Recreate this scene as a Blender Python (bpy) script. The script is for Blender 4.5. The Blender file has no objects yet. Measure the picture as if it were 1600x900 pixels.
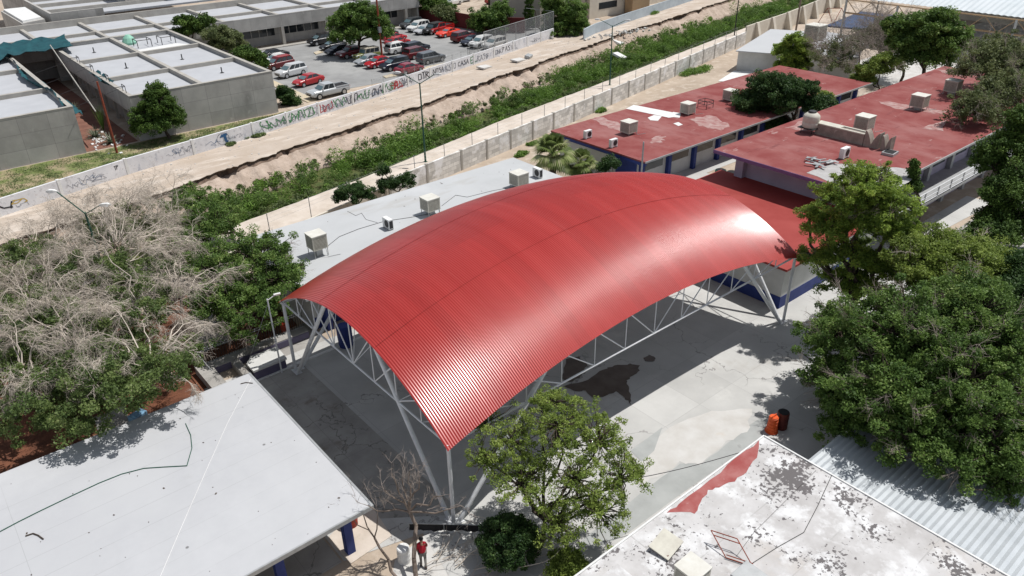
import bpy, math, random
import numpy as np
from mathutils import Vector, Matrix
R = math.radians
S = bpy.context.scene
# ------------------------------------------------------------------ camera
CAM_H = 28.0
FPX = 1186.0
def _axes():
    pitch, roll, yaw = R(29.316), R(-1.019), R(39.544)
    cp, sp = math.cos(pitch), math.sin(pitch)
    fw = np.array([0, cp, -sp]); r0 = np.array([1., 0, 0]); u0 = np.cross(r0, fw)
    r = math.cos(roll)*r0 + math.sin(roll)*u0
    u = math.cos(roll)*u0 - math.sin(roll)*r0
    c, s = math.cos(yaw), math.sin(yaw)
    M = np.array([[c, s, 0], [-s, c, 0], [0, 0, 1]])
    return M@fw, M@r, M@u
FW, RT, UP = _axes()
def at(px, py, z=0.0):
    """ground plan point of a photo pixel (1600x900) on the level z"""
    d = (px-800)*RT - (py-450)*UP + FPX*FW
    t = (z-CAM_H)/d[2]
    return float(d[0]*t), float(d[1]*t)
def depth(x, y, z):
    return float(np.dot(np.array([x, y, z-CAM_H]), FW))
cam = bpy.data.cameras.new('camera')
cam.sensor_width = 36.0
cam.lens = FPX/1600*36
cam.clip_start = 0.5; cam.clip_end = 3000
co = bpy.data.objects.new('camera', cam); S.collection.objects.link(co)
m3 = Matrix(((RT[0], UP[0], -FW[0]), (RT[1], UP[1], -FW[1]), (RT[2], UP[2], -FW[2])))
co.matrix_world = Matrix.Translation((0, 0, CAM_H)) @ m3.to_4x4()
S.camera = co
# ------------------------------------------------------------------ light
SUN = Vector((0.44, -0.125, 1.0)).normalized()
sun = bpy.data.lights.new('sun', 'SUN'); sun.energy = 4.25; sun.angle = R(0.53); sun.color = (1.0, 0.975, 0.94)
so = bpy.data.objects.new('sun', sun); S.collection.objects.link(so)
so.rotation_euler = SUN.to_track_quat('Z', 'Y').to_euler(); so.location = (0, 0, 80)
W = bpy.data.worlds.new('World'); S.world = W; W.use_nodes = True
nt = W.node_tree; bg = nt.nodes['Background']
sky = nt.nodes.new('ShaderNodeTexSky'); sky.sky_type = 'NISHITA'; sky.sun_disc = False
sky.sun_elevation = math.asin(SUN.z); sky.sun_rotation = math.atan2(SUN.x, SUN.y)
sky.dust_density = 1.0; sky.ozone_density = 1.0; sky.altitude = 1200
hs_ = nt.nodes.new('ShaderNodeHueSaturation'); hs_.inputs['Saturation'].default_value = 0.42   # thin white summer haze
nt.links.new(sky.outputs[0], hs_.inputs['Color']); nt.links.new(hs_.outputs[0], bg.inputs[0]); bg.inputs[1].default_value = 0.115
S.view_settings.view_transform = 'Standard'
try: S.view_settings.look = 'None'
except Exception: pass
S.view_settings.exposure = 0.0; S.view_settings.gamma = 1.0; S.view_settings.use_curve_mapping = False
S.render.engine = 'CYCLES'
S.cycles.max_bounces = 6; S.cycles.diffuse_bounces = 3; S.cycles.transparent_max_bounces = 8
# ------------------------------------------------------------------ helpers
COL = S.collection
class MB:
    """collects geometry; build() links it as one mesh object"""
    def __init__(s): s.v = []; s.f = []; s.n = 0; s.smooth = False
    def add(s, vs, fs):
        o = s.n; s.v.extend([tuple(map(float, p)) for p in vs]); s.n += len(vs)
        s.f.extend([tuple(i+o for i in f) for f in fs]); return s
    def box(s, x0, y0, z0, x1, y1, z1):
        return s.add([(x0,y0,z0),(x1,y0,z0),(x1,y1,z0),(x0,y1,z0),(x0,y0,z1),(x1,y0,z1),(x1,y1,z1),(x0,y1,z1)],
                     [(3,2,1,0),(4,5,6,7),(0,1,5,4),(1,2,6,5),(2,3,7,6),(3,0,4,7)])
    def obox(s, c, size, rz=0.0, rx=0.0, ry=0.0):
        M = Matrix.Rotation(rz, 3, 'Z') @ Matrix.Rotation(ry, 3, 'Y') @ Matrix.Rotation(rx, 3, 'X')
        hx, hy, hz = size[0]/2, size[1]/2, size[2]/2
        vs = [Vector(c)+M@Vector((a*hx, b*hy, d*hz)) for d in (-1,1) for a,b in ((-1,-1),(1,-1),(1,1),(-1,1))]
        return s.add(vs, [(3,2,1,0),(4,5,6,7),(0,1,5,4),(1,2,6,5),(2,3,7,6),(3,0,4,7)])
    def prism(s, poly, z0, z1):
        n = len(poly)
        a = sum(poly[i][0]*poly[(i+1)%n][1]-poly[(i+1)%n][0]*poly[i][1] for i in range(n))
        if a < 0: poly = poly[::-1]
        vs = [(p[0],p[1],z0) for p in poly]+[(p[0],p[1],z1) for p in poly]
        return s.add(vs, [tuple(range(n))[::-1], tuple(range(n, 2*n))]+[(i,(i+1)%n,(i+1)%n+n,i+n) for i in range(n)])
    def sheet(s, poly, z):
        n = len(poly)
        a = sum(poly[i][0]*poly[(i+1)%n][1]-poly[(i+1)%n][0]*poly[i][1] for i in range(n))
        if a < 0: poly = poly[::-1]
        return s.add([(p[0],p[1],z) for p in poly], [tuple(range(n))])
    def tube(s, p, q, r, r2=None, n=6, caps=True):
        p = Vector(p); q = Vector(q); r2 = r if r2 is None else r2
        d = (q-p)
        if d.length < 1e-6: return s
        d.normalize(); a = d.orthogonal().normalized(); b = d.cross(a)
        vs = []
        for c, rr in ((p, r), (q, r2)):
            for i in range(n):
                t = 2*math.pi*i/n; vs.append(c+a*math.cos(t)*rr+b*math.sin(t)*rr)
        fs = [(i,(i+1)%n,(i+1)%n+n,i+n) for i in range(n)]
        if caps: fs += [tuple(range(n))[::-1], tuple(range(n,2*n))]
        return s.add(vs, fs)
    def path(s, pts, r, n=6):
        for a, b in zip(pts[:-1], pts[1:]): s.tube(a, b, r, n=n)
        return s
    def lathe(s, c, prof, n=16):
        """prof: list of (r, z) around vertical axis at c"""
        vs = []
        for r, z in prof:
            for i in range(n):
                t = 2*math.pi*i/n; vs.append((c[0]+r*math.cos(t), c[1]+r*math.sin(t), c[2]+z))
        fs = []
        for k in range(len(prof)-1):
            for i in range(n): fs.append((k*n+i, k*n+(i+1)%n, (k+1)*n+(i+1)%n, (k+1)*n+i))
        fs += [tuple(range(n))[::-1], tuple(range((len(prof)-1)*n, len(prof)*n))]
        return s.add(vs, fs)
    def build(s, name, mat=None, parent=None, smooth=False, bevel=0.0, origin=None):
        o3 = Vector((0,0,0))
        if parent is not None and '_org' in parent.keys(): o3 = Vector(parent['_org'])
        elif origin is not None: o3 = Vector(origin)
        me = bpy.data.meshes.new(name)
        me.from_pydata([(v[0]-o3.x, v[1]-o3.y, v[2]-o3.z) for v in s.v], [], s.f)
        if smooth: me.shade_smooth()
        if mat is not None: me.materials.append(mat)
        ob = bpy.data.objects.new(name, me); COL.objects.link(ob)
        if bevel:
            b = ob.modifiers.new('bevel', 'BEVEL'); b.width = bevel; b.segments = 2; b.limit_method = 'ANGLE'
        if parent is not None:
            ob.parent = parent
            if '_org' in parent.keys(): ob['_org'] = parent['_org']
        elif origin is not None:
            ob.location = o3; ob['_org'] = tuple(o3)
        return ob
def thing(name, label, cat, loc=(0,0,0), group=None):
    o = bpy.data.objects.new(name, None); COL.objects.link(o)
    o.empty_display_size = 0.3
    o.location = loc; o['_org'] = tuple(float(c) for c in loc); o['label'] = label; o['category'] = cat
    if group: o['group'] = group
    return o
def tag(o, label=None, cat=None, group=None, kind=None):
    if label: o['label'] = label
    if cat: o['category'] = cat
    if group: o['group'] = group
    if kind: o['kind'] = kind
    return o
def struct(o): o['kind'] = 'structure'; return o
# fast array mesh of quads / tris
def array_mesh(name, verts, faces, mat, parent=None, attr=None, origin=(0,0,0), smooth=False):
    verts = np.asarray(verts, np.float32) - np.asarray(origin, np.float32)
    faces = np.asarray(faces, np.int32)
    me = bpy.data.meshes.new(name)
    nf, k = faces.shape
    me.vertices.add(len(verts)); me.vertices.foreach_set('co', verts.ravel())
    me.loops.add(nf*k); me.loops.foreach_set('vertex_index', faces.ravel())
    me.polygons.add(nf); me.polygons.foreach_set('loop_start', np.arange(0, nf*k, k, dtype=np.int32))
    me.polygons.foreach_set('loop_total', np.full(nf, k, np.int32))
    if smooth: me.polygons.foreach_set('use_smooth', np.ones(nf, bool))
    me.update(calc_edges=True)
    if attr is not None:
        a = me.attributes.new('v', 'FLOAT', 'FACE'); a.data.foreach_set('value', np.asarray(attr, np.float32))
    me.materials.append(mat)
    ob = bpy.data.objects.new(name, me); COL.objects.link(ob)
    if parent is not None: ob.parent = parent
    else: ob.location = origin; ob['_org'] = tuple(float(c) for c in origin)
    return ob
def tubes_arrays(segs, n=4):
    """segs: array (m, 8): p, q, r1, r2 -> verts, quads"""
    segs = np.asarray(segs, float)
    p, q, r1, r2 = segs[:, :3], segs[:, 3:6], segs[:, 6], segs[:, 7]
    d = q-p; L = np.linalg.norm(d, axis=1, keepdims=True); L[L == 0] = 1; d = d/L
    ref = np.where(np.abs(d[:, 2:3]) > .9, np.array([[1., 0, 0]]), np.array([[0, 0, 1.]]))
    a = np.cross(d, ref); a /= np.linalg.norm(a, axis=1, keepdims=True); b = np.cross(d, a)
    m = len(segs); V = np.zeros((m, 2*n, 3))
    for i in range(n):
        t = 2*math.pi*i/n; w = a*math.cos(t)+b*math.sin(t)
        V[:, i] = p+w*r1[:, None]; V[:, n+i] = q+w*r2[:, None]
    base = (np.arange(m)*2*n)[:, None]
    F = np.concatenate([base+np.array([[i, (i+1) % n, (i+1) % n+n, i+n]]) for i in range(n)], 0)
    return V.reshape(-1, 3), F
# ------------------------------------------------------------------ materials
MC = {}
def lin(h):
    return tuple(((c/255)/12.92 if c/255 < .04045 else (((c/255)+.055)/1.055)**2.4) for c in h)
def mat(name, col, rough=0.85, col2=None, scale=1.0, mix=(0.35, 0.65), detail=6, bump=0.0, bscale=None, metal=0.0, spec=0.3,
        layers=(), stretch=None, coat=0.0, brick=None, spots=None):
    """procedural surface: base colour pair blended by noise, extra layers (colour, scale, lo, hi, stretch) above, bump"""
    if name in MC: return MC[name]
    m = bpy.data.materials.new(name); m.use_nodes = True; MC[name] = m
    t = m.node_tree; N = t.nodes; L = t.links
    p = N['Principled BSDF']; p.inputs['Roughness'].default_value = rough; p.inputs['Metallic'].default_value = metal
    p.inputs['Specular IOR Level'].default_value = spec
    if coat: p.inputs['Coat Weight'].default_value = coat; p.inputs['Coat Roughness'].default_value = .05
    geo = N.new('ShaderNodeTexCoord'); src = geo.outputs['Object']
    def vec(st):
        if st is None: return src
        mp = N.new('ShaderNodeMapping'); mp.inputs['Scale'].default_value = st; L.new(src, mp.inputs[0]); return mp.outputs[0]
    def noise(sc, st=None, det=detail, rg=0.6):
        n = N.new('ShaderNodeTexNoise'); n.inputs['Scale'].default_value = sc; n.inputs['Detail'].default_value = det
        n.inputs['Roughness'].default_value = rg; L.new(vec(st), n.inputs['Vector']); return n.outputs['Fac']
    def ramp(f, lo, hi):
        r = N.new('ShaderNodeMapRange'); r.inputs['From Min'].default_value = lo; r.inputs['From Max'].default_value = hi
        L.new(f, r.inputs['Value']); return r.outputs['Result']
    def mixc(f, a, b):
        x = N.new('ShaderNodeMix'); x.data_type = 'RGBA'; L.new(f, x.inputs[0])
        for s_, k in ((a, 6), (b, 7)):
            if isinstance(s_, tuple): x.inputs[k].default_value = (*s_, 1)
            else: L.new(s_, x.inputs[k])
        return x.outputs[2]
    cur = tuple(col)
    if col2 is not None: cur = mixc(ramp(noise(scale, stretch), *mix), cur, tuple(col2))
    if brick:
        b = N.new('ShaderNodeTexBrick'); L.new(vec(brick.get('map')), b.inputs['Vector'])
        if brick.get('rot'):
            mp = N.new('ShaderNodeMapping'); mp.inputs['Rotation'].default_value = brick['rot']; L.new(src, mp.inputs[0]); L.new(mp.outputs[0], b.inputs['Vector'])
        b.inputs['Scale'].default_value = 1.0; b.offset = brick.get('offset', 0.0)
        b.inputs['Brick Width'].default_value = brick['w']; b.inputs['Row Height'].default_value = brick['h']
        b.inputs['Mortar Size'].default_value = brick['m']; b.inputs['Mortar Smooth'].default_value = .3
        b.inputs['Color1'].default_value = (0, 0, 0, 1); b.inputs['Color2'].default_value = (1, 1, 1, 1); b.inputs['Mortar'].default_value = (.5,)*3+(1,)
        if brick.get('var'):
            bw = N.new('ShaderNodeRGBToBW'); L.new(b.outputs['Color'], bw.inputs[0])
            hs = N.new('ShaderNodeMapRange'); hs.inputs['To Min'].default_value = 1-brick['var']; hs.inputs['To Max'].default_value = 1+brick['var']; L.new(bw.outputs[0], hs.inputs['Value'])
            vm = N.new('ShaderNodeVectorMath'); vm.operation = 'SCALE'
            if isinstance(cur, tuple): vm.inputs[0].default_value = cur
            else: L.new(cur, vm.inputs[0])
            L.new(hs.outputs['Result'], vm.inputs['Scale']); cur = vm.outputs[0]
        cur = mixc(b.outputs['Fac'], cur, tuple(brick['c']))
    for ly in layers:
        c, sc, lo, hi = ly[:4]; st = ly[4] if len(ly) > 4 else None
        cur = mixc(ramp(noise(sc, st, 8, .65), lo, hi), cur, tuple(c))
    if spots:   # (colour, scale, radius)
        v = N.new('ShaderNodeTexVoronoi'); v.inputs['Scale'].default_value = spots[1]; L.new(src, v.inputs['Vector'])
        cur = mixc(ramp(v.outputs['Distance'], spots[2], spots[2]*.7), cur, tuple(spots[0]))
    if isinstance(cur, tuple): p.inputs['Base Color'].default_value = (*cur, 1)
    else: L.new(cur, p.inputs['Base Color'])
    if bump:
        bn = N.new('ShaderNodeBump'); bn.inputs['Strength'].default_value = 1.0; bn.inputs['Distance'].default_value = bump
        L.new(noise(bscale or scale*4), bn.inputs['Height']); L.new(bn.outputs[0], p.inputs['Normal'])
    return m
def leafmat(name, a, b, c=None, rough=.55, trans=.35):
    """leaf colours vary leaf by leaf through the face attribute v"""
    if name in MC: return MC[name]
    m = bpy.data.materials.new(name); m.use_nodes = True; MC[name] = m
    t = m.node_tree; N = t.nodes; L = t.links; p = N['Principled BSDF']
    p.inputs['Roughness'].default_value = rough; p.inputs['Specular IOR Level'].default_value = .25
    at_ = N.new('ShaderNodeAttribute'); at_.attribute_name = 'v'
    cr = N.new('ShaderNodeValToRGB'); e = cr.color_ramp.elements
    e[0].color = (*a, 1); e[1].color = (*b, 1); e[0].position = 0.1; e[1].position = .8
    if c: x = e.new(.97); x.color = (*c, 1)
    L.new(at_.outputs['Fac'], cr.inputs[0]); L.new(cr.outputs[0], p.inputs['Base Color'])
    tr = N.new('ShaderNodeBsdfTranslucent'); L.new(cr.outputs[0], tr.inputs[0])
    mx = N.new('ShaderNodeMixShader'); mx.inputs[0].default_value = trans
    L.new(p.outputs[0], mx.inputs[1]); L.new(tr.outputs[0], mx.inputs[2]); L.new(mx.outputs[0], N['Material Output'].inputs[0])
    return m
def netmat(name, col, dens):
    """real see-through mesh cloth / chain link: tiny holes as an even transparency"""
    if name in MC: return MC[name]
    m = bpy.data.materials.new(name); m.use_nodes = True; MC[name] = m
    t = m.node_tree; N = t.nodes; L = t.links; p = N['Principled BSDF']
    p.inputs['Base Color'].default_value = (*col, 1); p.inputs['Roughness'].default_value = .8; p.inputs['Alpha'].default_value = dens
    return m
# base materials
M = dict(
 concrete=mat('concrete_yard', (.52,.515,.495), .9, (.43,.425,.41), .30, bump=.004, bscale=9, brick=dict(w=3.1, h=3.4, m=.014, c=(.38,.37,.36), offset=.0, var=.05),
     layers=(((.33,.29,.25), .13, .60, .78), ((.60,.59,.56), .22, .58, .72), ((.30,.29,.28), 2.2, .68, .80), ((.46,.40,.33), .09, .62, .8))),
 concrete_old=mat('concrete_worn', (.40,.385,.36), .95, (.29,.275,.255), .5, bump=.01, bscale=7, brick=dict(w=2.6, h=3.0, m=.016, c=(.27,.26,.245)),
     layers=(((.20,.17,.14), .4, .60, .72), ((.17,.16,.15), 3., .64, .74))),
 concrete_patch=mat('concrete_repair', (.58,.57,.55), .9, (.50,.48,.45), .8, bump=.003, bscale=8, layers=(((.50,.42,.33), .35, .62, .8),)),
 concrete_grey=mat('concrete_repair_grey', (.40,.41,.40), .9, (.33,.34,.33), .7, bump=.003, bscale=8, layers=(((.27,.27,.26), 1.6, .62, .75),)),
 wet=mat('wet_concrete', (.075,.055,.044), .35, (.12,.095,.08), 1.2, spec=.5),
 dirt=mat('dirt', (.47,.39,.31), 1, (.36,.29,.225), .25, bump=.03, bscale=3, spec=.1, layers=(((.56,.49,.41), .8, .52, .7), ((.25,.24,.14), 1.4, .66, .8))),
 roadd=mat('dirt_road', (.48,.41,.345), 1, (.43,.355,.285), .35, bump=.03, bscale=2.5, spec=.1, layers=(((.60,.53,.46), .25, .50, .68, (1,4,1)), ((.30,.24,.18), 1.2, .66, .8), ((.24,.20,.15), 5, .70, .8))),
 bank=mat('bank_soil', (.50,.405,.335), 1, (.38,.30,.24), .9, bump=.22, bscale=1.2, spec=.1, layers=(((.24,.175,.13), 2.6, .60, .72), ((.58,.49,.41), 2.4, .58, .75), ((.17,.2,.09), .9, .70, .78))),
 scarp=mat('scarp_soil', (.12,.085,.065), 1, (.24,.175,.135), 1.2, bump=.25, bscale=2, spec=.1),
 pathm=mat('path_concrete', (.62,.55,.48), .95, (.50,.43,.36), .6, bump=.01, bscale=5, layers=(((.34,.30,.20), .7, .62, .75),)),
 redsoil=mat('red_soil', (.20,.085,.05), 1, (.10,.045,.03), .8, bump=.05, bscale=4, spec=.1, layers=(((.30,.15,.09), 2.2, .6, .7),)),
 grassg=mat('grass_ground', (.16,.19,.07), 1, (.36,.29,.19), .45, mix=(.42,.6), bump=.03, bscale=14, spec=.1, layers=(((.10,.17,.04), .7, .6, .7),)),
 weedg=mat('weed_ground', (.07,.10,.035), 1, (.12,.12,.05), .9, bump=.08, bscale=4, spec=.1),
 asphalt=mat('parking_asphalt', (.30,.30,.295), .95, (.24,.24,.235), .4, bump=.004, bscale=12, layers=(((.34,.34,.33), .12, .5, .66), ((.17,.17,.17), 1.3, .68, .78))),
 kerb=mat('kerb_yellow_worn', (.55,.46,.30), .9, (.48,.43,.36), 1.2),
 redroof=mat('red_roof_paint', (.215,.050,.047), .88, (.27,.090,.083), .5, bump=.004, bscale=6, spec=.2,
     layers=(((.34,.17,.16), .22, .47, .78, (1,.5,1)), ((.16,.034,.032), 1.6, .6, .75, (1,.3,1)), ((.50,.40,.37), .9, .63, .78, (.5,1.4,1)), ((.14,.04,.04), .5, .62, .72, (.4,1.6,1)))),
 wingroof=mat('wing_roof_red', (.28,.042,.036), .8, (.33,.06,.052), .5, bump=.003, bscale=5, spec=.25, layers=(((.42,.14,.12), .3, .62, .8, (1,.4,1)),)),
 canopy=mat('canopy_red_sheet', (.35,.025,.020), .28, (.39,.036,.030), .25, spec=.6, mix=(.35,.65), stretch=(5,.3,.3), brick=dict(w=.875, h=400, m=0, var=.07, c=(.3,.02,.02)), layers=(((.44,.075,.065), .6, .60, .85, (6,.2,.2)),)),
 greyroof=mat('grey_roof_coat', (.47,.48,.485), .85, (.43,.44,.445), .25, bump=.002, bscale=4, spec=.25, layers=(((.36,.36,.36), .6, .62, .80), ((.50,.51,.515), .15, .5, .7), ((.40,.39,.37), .25, .58, .74, (.5,1.5,1)))),
 greyroof2=mat('grey_roof_far', (.45,.46,.47), .85, (.47,.48,.49), .3, spec=.25, bump=.002, bscale=4, layers=(((.38,.38,.37), .5, .66, .78),)),
 campusroof=mat('campus_roof', (.45,.46,.48), .85, (.41,.42,.44), .5, spec=.25, layers=(((.40,.41,.43), .8, .66, .8),)),
 campus=mat('campus_concrete', (.44,.425,.40), .95, (.35,.34,.32), .5, bump=.01, bscale=5, brick=dict(w=2.74, h=1.6, m=.02, c=(.25,.24,.235), rot=(math.pi/2,0,0), var=.10),
     layers=(((.27,.26,.245), .35, .54, .74, (1,1,.35)), ((.50,.48,.45), .7, .6, .75))),
 beamc=mat('campus_beam', (.42,.40,.36), .95, (.34,.32,.29), .8, bump=.005, bscale=6),
 white=mat('white_paint', (.74,.74,.73), .6, (.64,.64,.62), 1.5),
 steel=mat('white_steel', (.72,.73,.74), .45, (.62,.63,.64), 2.0, spec=.4),
 cooler=mat('cooler_beige', (.58,.56,.48), .6, (.48,.455,.39), 2.2, layers=(((.42,.34,.26), 1.6, .66, .8),)),
 cooler_in=mat('cooler_louvre', (.26,.245,.21), .8, (.18,.165,.14), 3),
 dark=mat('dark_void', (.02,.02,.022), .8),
 black=mat('black_plastic', (.03,.03,.032), .5),
 blue=mat('blue_paint', (.018,.035,.16), .6, (.03,.05,.20), 1.5),
 wallw=mat('school_wall_white', (.60,.60,.58), .9, (.50,.50,.48), .7, bump=.004, layers=(((.40,.38,.35), .6, .62, .8, (1,1,.4)),)),
 wallp=mat('school_wall_lilac', (.42,.38,.48), .9, (.36,.33,.42), .6, layers=(((.30,.27,.34), .6, .62, .8, (1,1,.4)),)),
 purple=mat('purple_trim', (.20,.12,.25), .8, (.16,.09,.21), 1.2),
 block=mat('block_wall', (.72,.70,.66), .98, (.58,.56,.52), .6, bump=.01, bscale=4, brick=dict(w=.8, h=.4, m=.02, c=(.46,.44,.41), offset=.5, rot=(math.pi/2,0,0), var=.22),
     layers=(((.82,.81,.80), .5, .54, .62), ((.46,.44,.41), .8, .6, .75))),
 graf=mat('whitewashed_wall', (.74,.74,.75), .9, (.62,.62,.64), .8, layers=(((.46,.45,.46), 2.2, .56, .70), ((.38,.40,.46), 1.4, .60, .72, (1,1,.6)), ((.52,.44,.43), 3.0, .62, .72), ((.3,.3,.32), 7, .63, .70))),
 beige=mat('beige_wall', (.66,.61,.52), .95, (.57,.52,.44), .7, layers=(((.34,.30,.25), .7, .62, .78, (1,1,.4)),)),
 buff=mat('buff_wall', (.42,.37,.31), .95, (.37,.33,.28), .4),
 tan=mat('tan_wall', (.42,.29,.17), .95, (.36,.25,.15), .5),
 lampgreen=mat('lamp_green', (.03,.10,.07), .5, (.02,.07,.05), 2),
 rustred=mat('rust_red_steel', (.30,.07,.035), .7, (.20,.05,.03), 2),
 galv=mat('galvanised', (.42,.43,.43), .5, (.34,.35,.35), 2, metal=.3),
 glass=mat('dark_glass', (.025,.03,.035), .08, spec=.6),
 glassb=mat('windscreen_glass', (.10,.16,.18), .08, spec=.7),
 bark=mat('bark', (.11,.085,.065), .95, (.05,.037,.03), 4, bump=.02, bscale=9),
 barkl=mat('bark_light', (.26,.21,.175), .95, (.16,.125,.10), 4, bump=.02, bscale=9),
 twig=mat('dry_twig', (.68,.60,.51), .95, (.42,.365,.31), .7),
 twigg=mat('grey_twig', (.38,.32,.28), .95, (.26,.22,.19), 1.5),
 tyre=mat('tyre', (.02,.02,.02), .85), rim=mat('wheel_rim', (.45,.46,.47), .35, metal=.6),
 lightc=mat('clear_lamp', (.75,.77,.8), .15, spec=.6), lightr=mat('red_lamp', (.35,.01,.01), .2),
 orange=mat('orange_plastic', (.75,.11,.02), .5, (.62,.09,.02), 2), maroon=mat('maroon_metal', (.09,.015,.015), .5, (.13,.03,.02), 2),
 hallroof=mat('hall_roof', (.60,.64,.66), .6, (.52,.57,.59), .3, spec=.3, layers=(((.46,.50,.52), .25, .58, .75, (.3,2,1)),)),
 sheetw=mat('corrugated_zinc', (.52,.55,.57), .45, (.42,.45,.47), .5, spec=.45, metal=.15, layers=(((.36,.33,.30), .9, .66, .78),)),
 teal=mat('teal_tarp', (.014,.085,.10), .85, (.008,.05,.065), 1.2, bump=.03, bscale=3),
)

def two_sided(m, back):
    """factory-painted sheet: pale primer on the underside"""
    t = m.node_tree; N = t.nodes; L = t.links; p = N['Principled BSDF']; s_ = p.inputs['Base Color'].links[0].from_socket
    g = N.new('ShaderNodeNewGeometry'); x = N.new('ShaderNodeMix'); x.data_type = 'RGBA'
    L.new(g.outputs['Backfacing'], x.inputs[0]); L.new(s_, x.inputs[6]); x.inputs[7].default_value = (*back, 1); L.new(x.outputs[2], p.inputs['Base Color'])
two_sided(M['canopy'], (.50,.50,.50))

def cracks(m, col, scale, width, gate=.5):
    """fine wandering cracks with a shape of their own"""
    t = m.node_tree; N = t.nodes; L = t.links; p = N['Principled BSDF']; src = p.inputs['Base Color'].links[0].from_socket
    tc = N.new('ShaderNodeTexCoord'); n = N.new('ShaderNodeTexNoise'); n.inputs['Scale'].default_value = .9; n.inputs['Detail'].default_value = 6; L.new(tc.outputs['Object'], n.inputs[0])
    v1 = N.new('ShaderNodeVectorMath'); v1.operation = 'SCALE'; v1.inputs['Scale'].default_value = 2.2; L.new(n.outputs['Color'], v1.inputs[0])
    v2 = N.new('ShaderNodeVectorMath'); v2.operation = 'ADD'; L.new(tc.outputs['Object'], v2.inputs[0]); L.new(v1.outputs[0], v2.inputs[1])
    v = N.new('ShaderNodeTexVoronoi'); v.feature = 'DISTANCE_TO_EDGE'; v.inputs['Scale'].default_value = scale; L.new(v2.outputs[0], v.inputs['Vector'])
    r = N.new('ShaderNodeMapRange'); r.inputs['From Min'].default_value = width; r.inputs['From Max'].default_value = width*.4; L.new(v.outputs['Distance'], r.inputs[0])
    g = N.new('ShaderNodeTexNoise'); g.inputs['Scale'].default_value = .13; L.new(tc.outputs['Object'], g.inputs[0])
    gr = N.new('ShaderNodeMapRange'); gr.inputs['From Min'].default_value = gate; gr.inputs['From Max'].default_value = gate+.08; L.new(g.outputs['Fac'], gr.inputs[0])
    mu = N.new('ShaderNodeMath'); mu.operation = 'MULTIPLY'; L.new(r.outputs[0], mu.inputs[0]); L.new(gr.outputs[0], mu.inputs[1])
    x = N.new('ShaderNodeMix'); x.data_type = 'RGBA'; L.new(mu.outputs[0], x.inputs[0]); L.new(src, x.inputs[6]); x.inputs[7].default_value = (*col, 1); L.new(x.outputs[2], p.inputs['Base Color'])
cracks(M['concrete'], (.26,.25,.24), .16, .006, .46)
cracks(M['concrete_old'], (.19,.18,.165), .30, .010, .45)
# ================================================================== GROUND
rng = np.random.default_rng(5)
def pl(pts):
    xs = np.array([p[0] for p in pts], float); ys = np.array([p[1] for p in pts], float)
    s0 = (ys[1]-ys[0])/(xs[1]-xs[0]); s1 = (ys[-1]-ys[-2])/(xs[-1]-xs[-2])
    def f(x):
        x = np.asarray(x, float); y = np.interp(x, xs, ys)
        y = np.where(x < xs[0], ys[0]+(x-xs[0])*s0, y); return np.where(x > xs[-1], ys[-1]+(x-xs[-1])*s1, y)
    return f
def sn(x, y, seed=0):      # smooth value noise
    def h(i, j):
        v = np.sin(i*127.1+j*311.7+seed*74.7)*43758.5453; return v-np.floor(v)
    i = np.floor(x); j = np.floor(y); u = x-i; w = y-j; u = u*u*(3-2*u); w = w*w*(3-2*w)
    return (h(i,j)*(1-u)+h(i+1,j)*u)*(1-w)+(h(i,j+1)*(1-u)+h(i+1,j+1)*u)*w
def fbm(x, y, seed=0, o=4):
    r = 0; a = .5
    for k in range(o): r = r+a*sn(x*2**k, y*2**k, seed+k*3); a *= .5
    return r
Y_WALL = pl([(15,54.9),(36,59.6),(60,64.5),(86,70.3),(117,77.4),(161,85.9)])
Y_PATH = pl([(21,63.2),(35,65.6),(58,71.2),(82,75.8),(125,84.5),(165,92)])
Y_TOP = pl([(10,71.0),(20,73.0),(38,77.5),(52,80.2),(85,89),(109,95.2),(142,101.6)])
Y_GRAF = pl([(4.6,76.1),(16.4,79.5),(30.7,82.3),(50.9,87.4),(69.8,92.7),(91.6,99.0)])
FAR = 1.5
xs = np.concatenate([[-600,-300,-150,-80,-40], np.arange(-20,4,.7), np.arange(4,120,.33), np.arange(120,230,.8), [240,270,320,400,600,900]])
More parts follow.
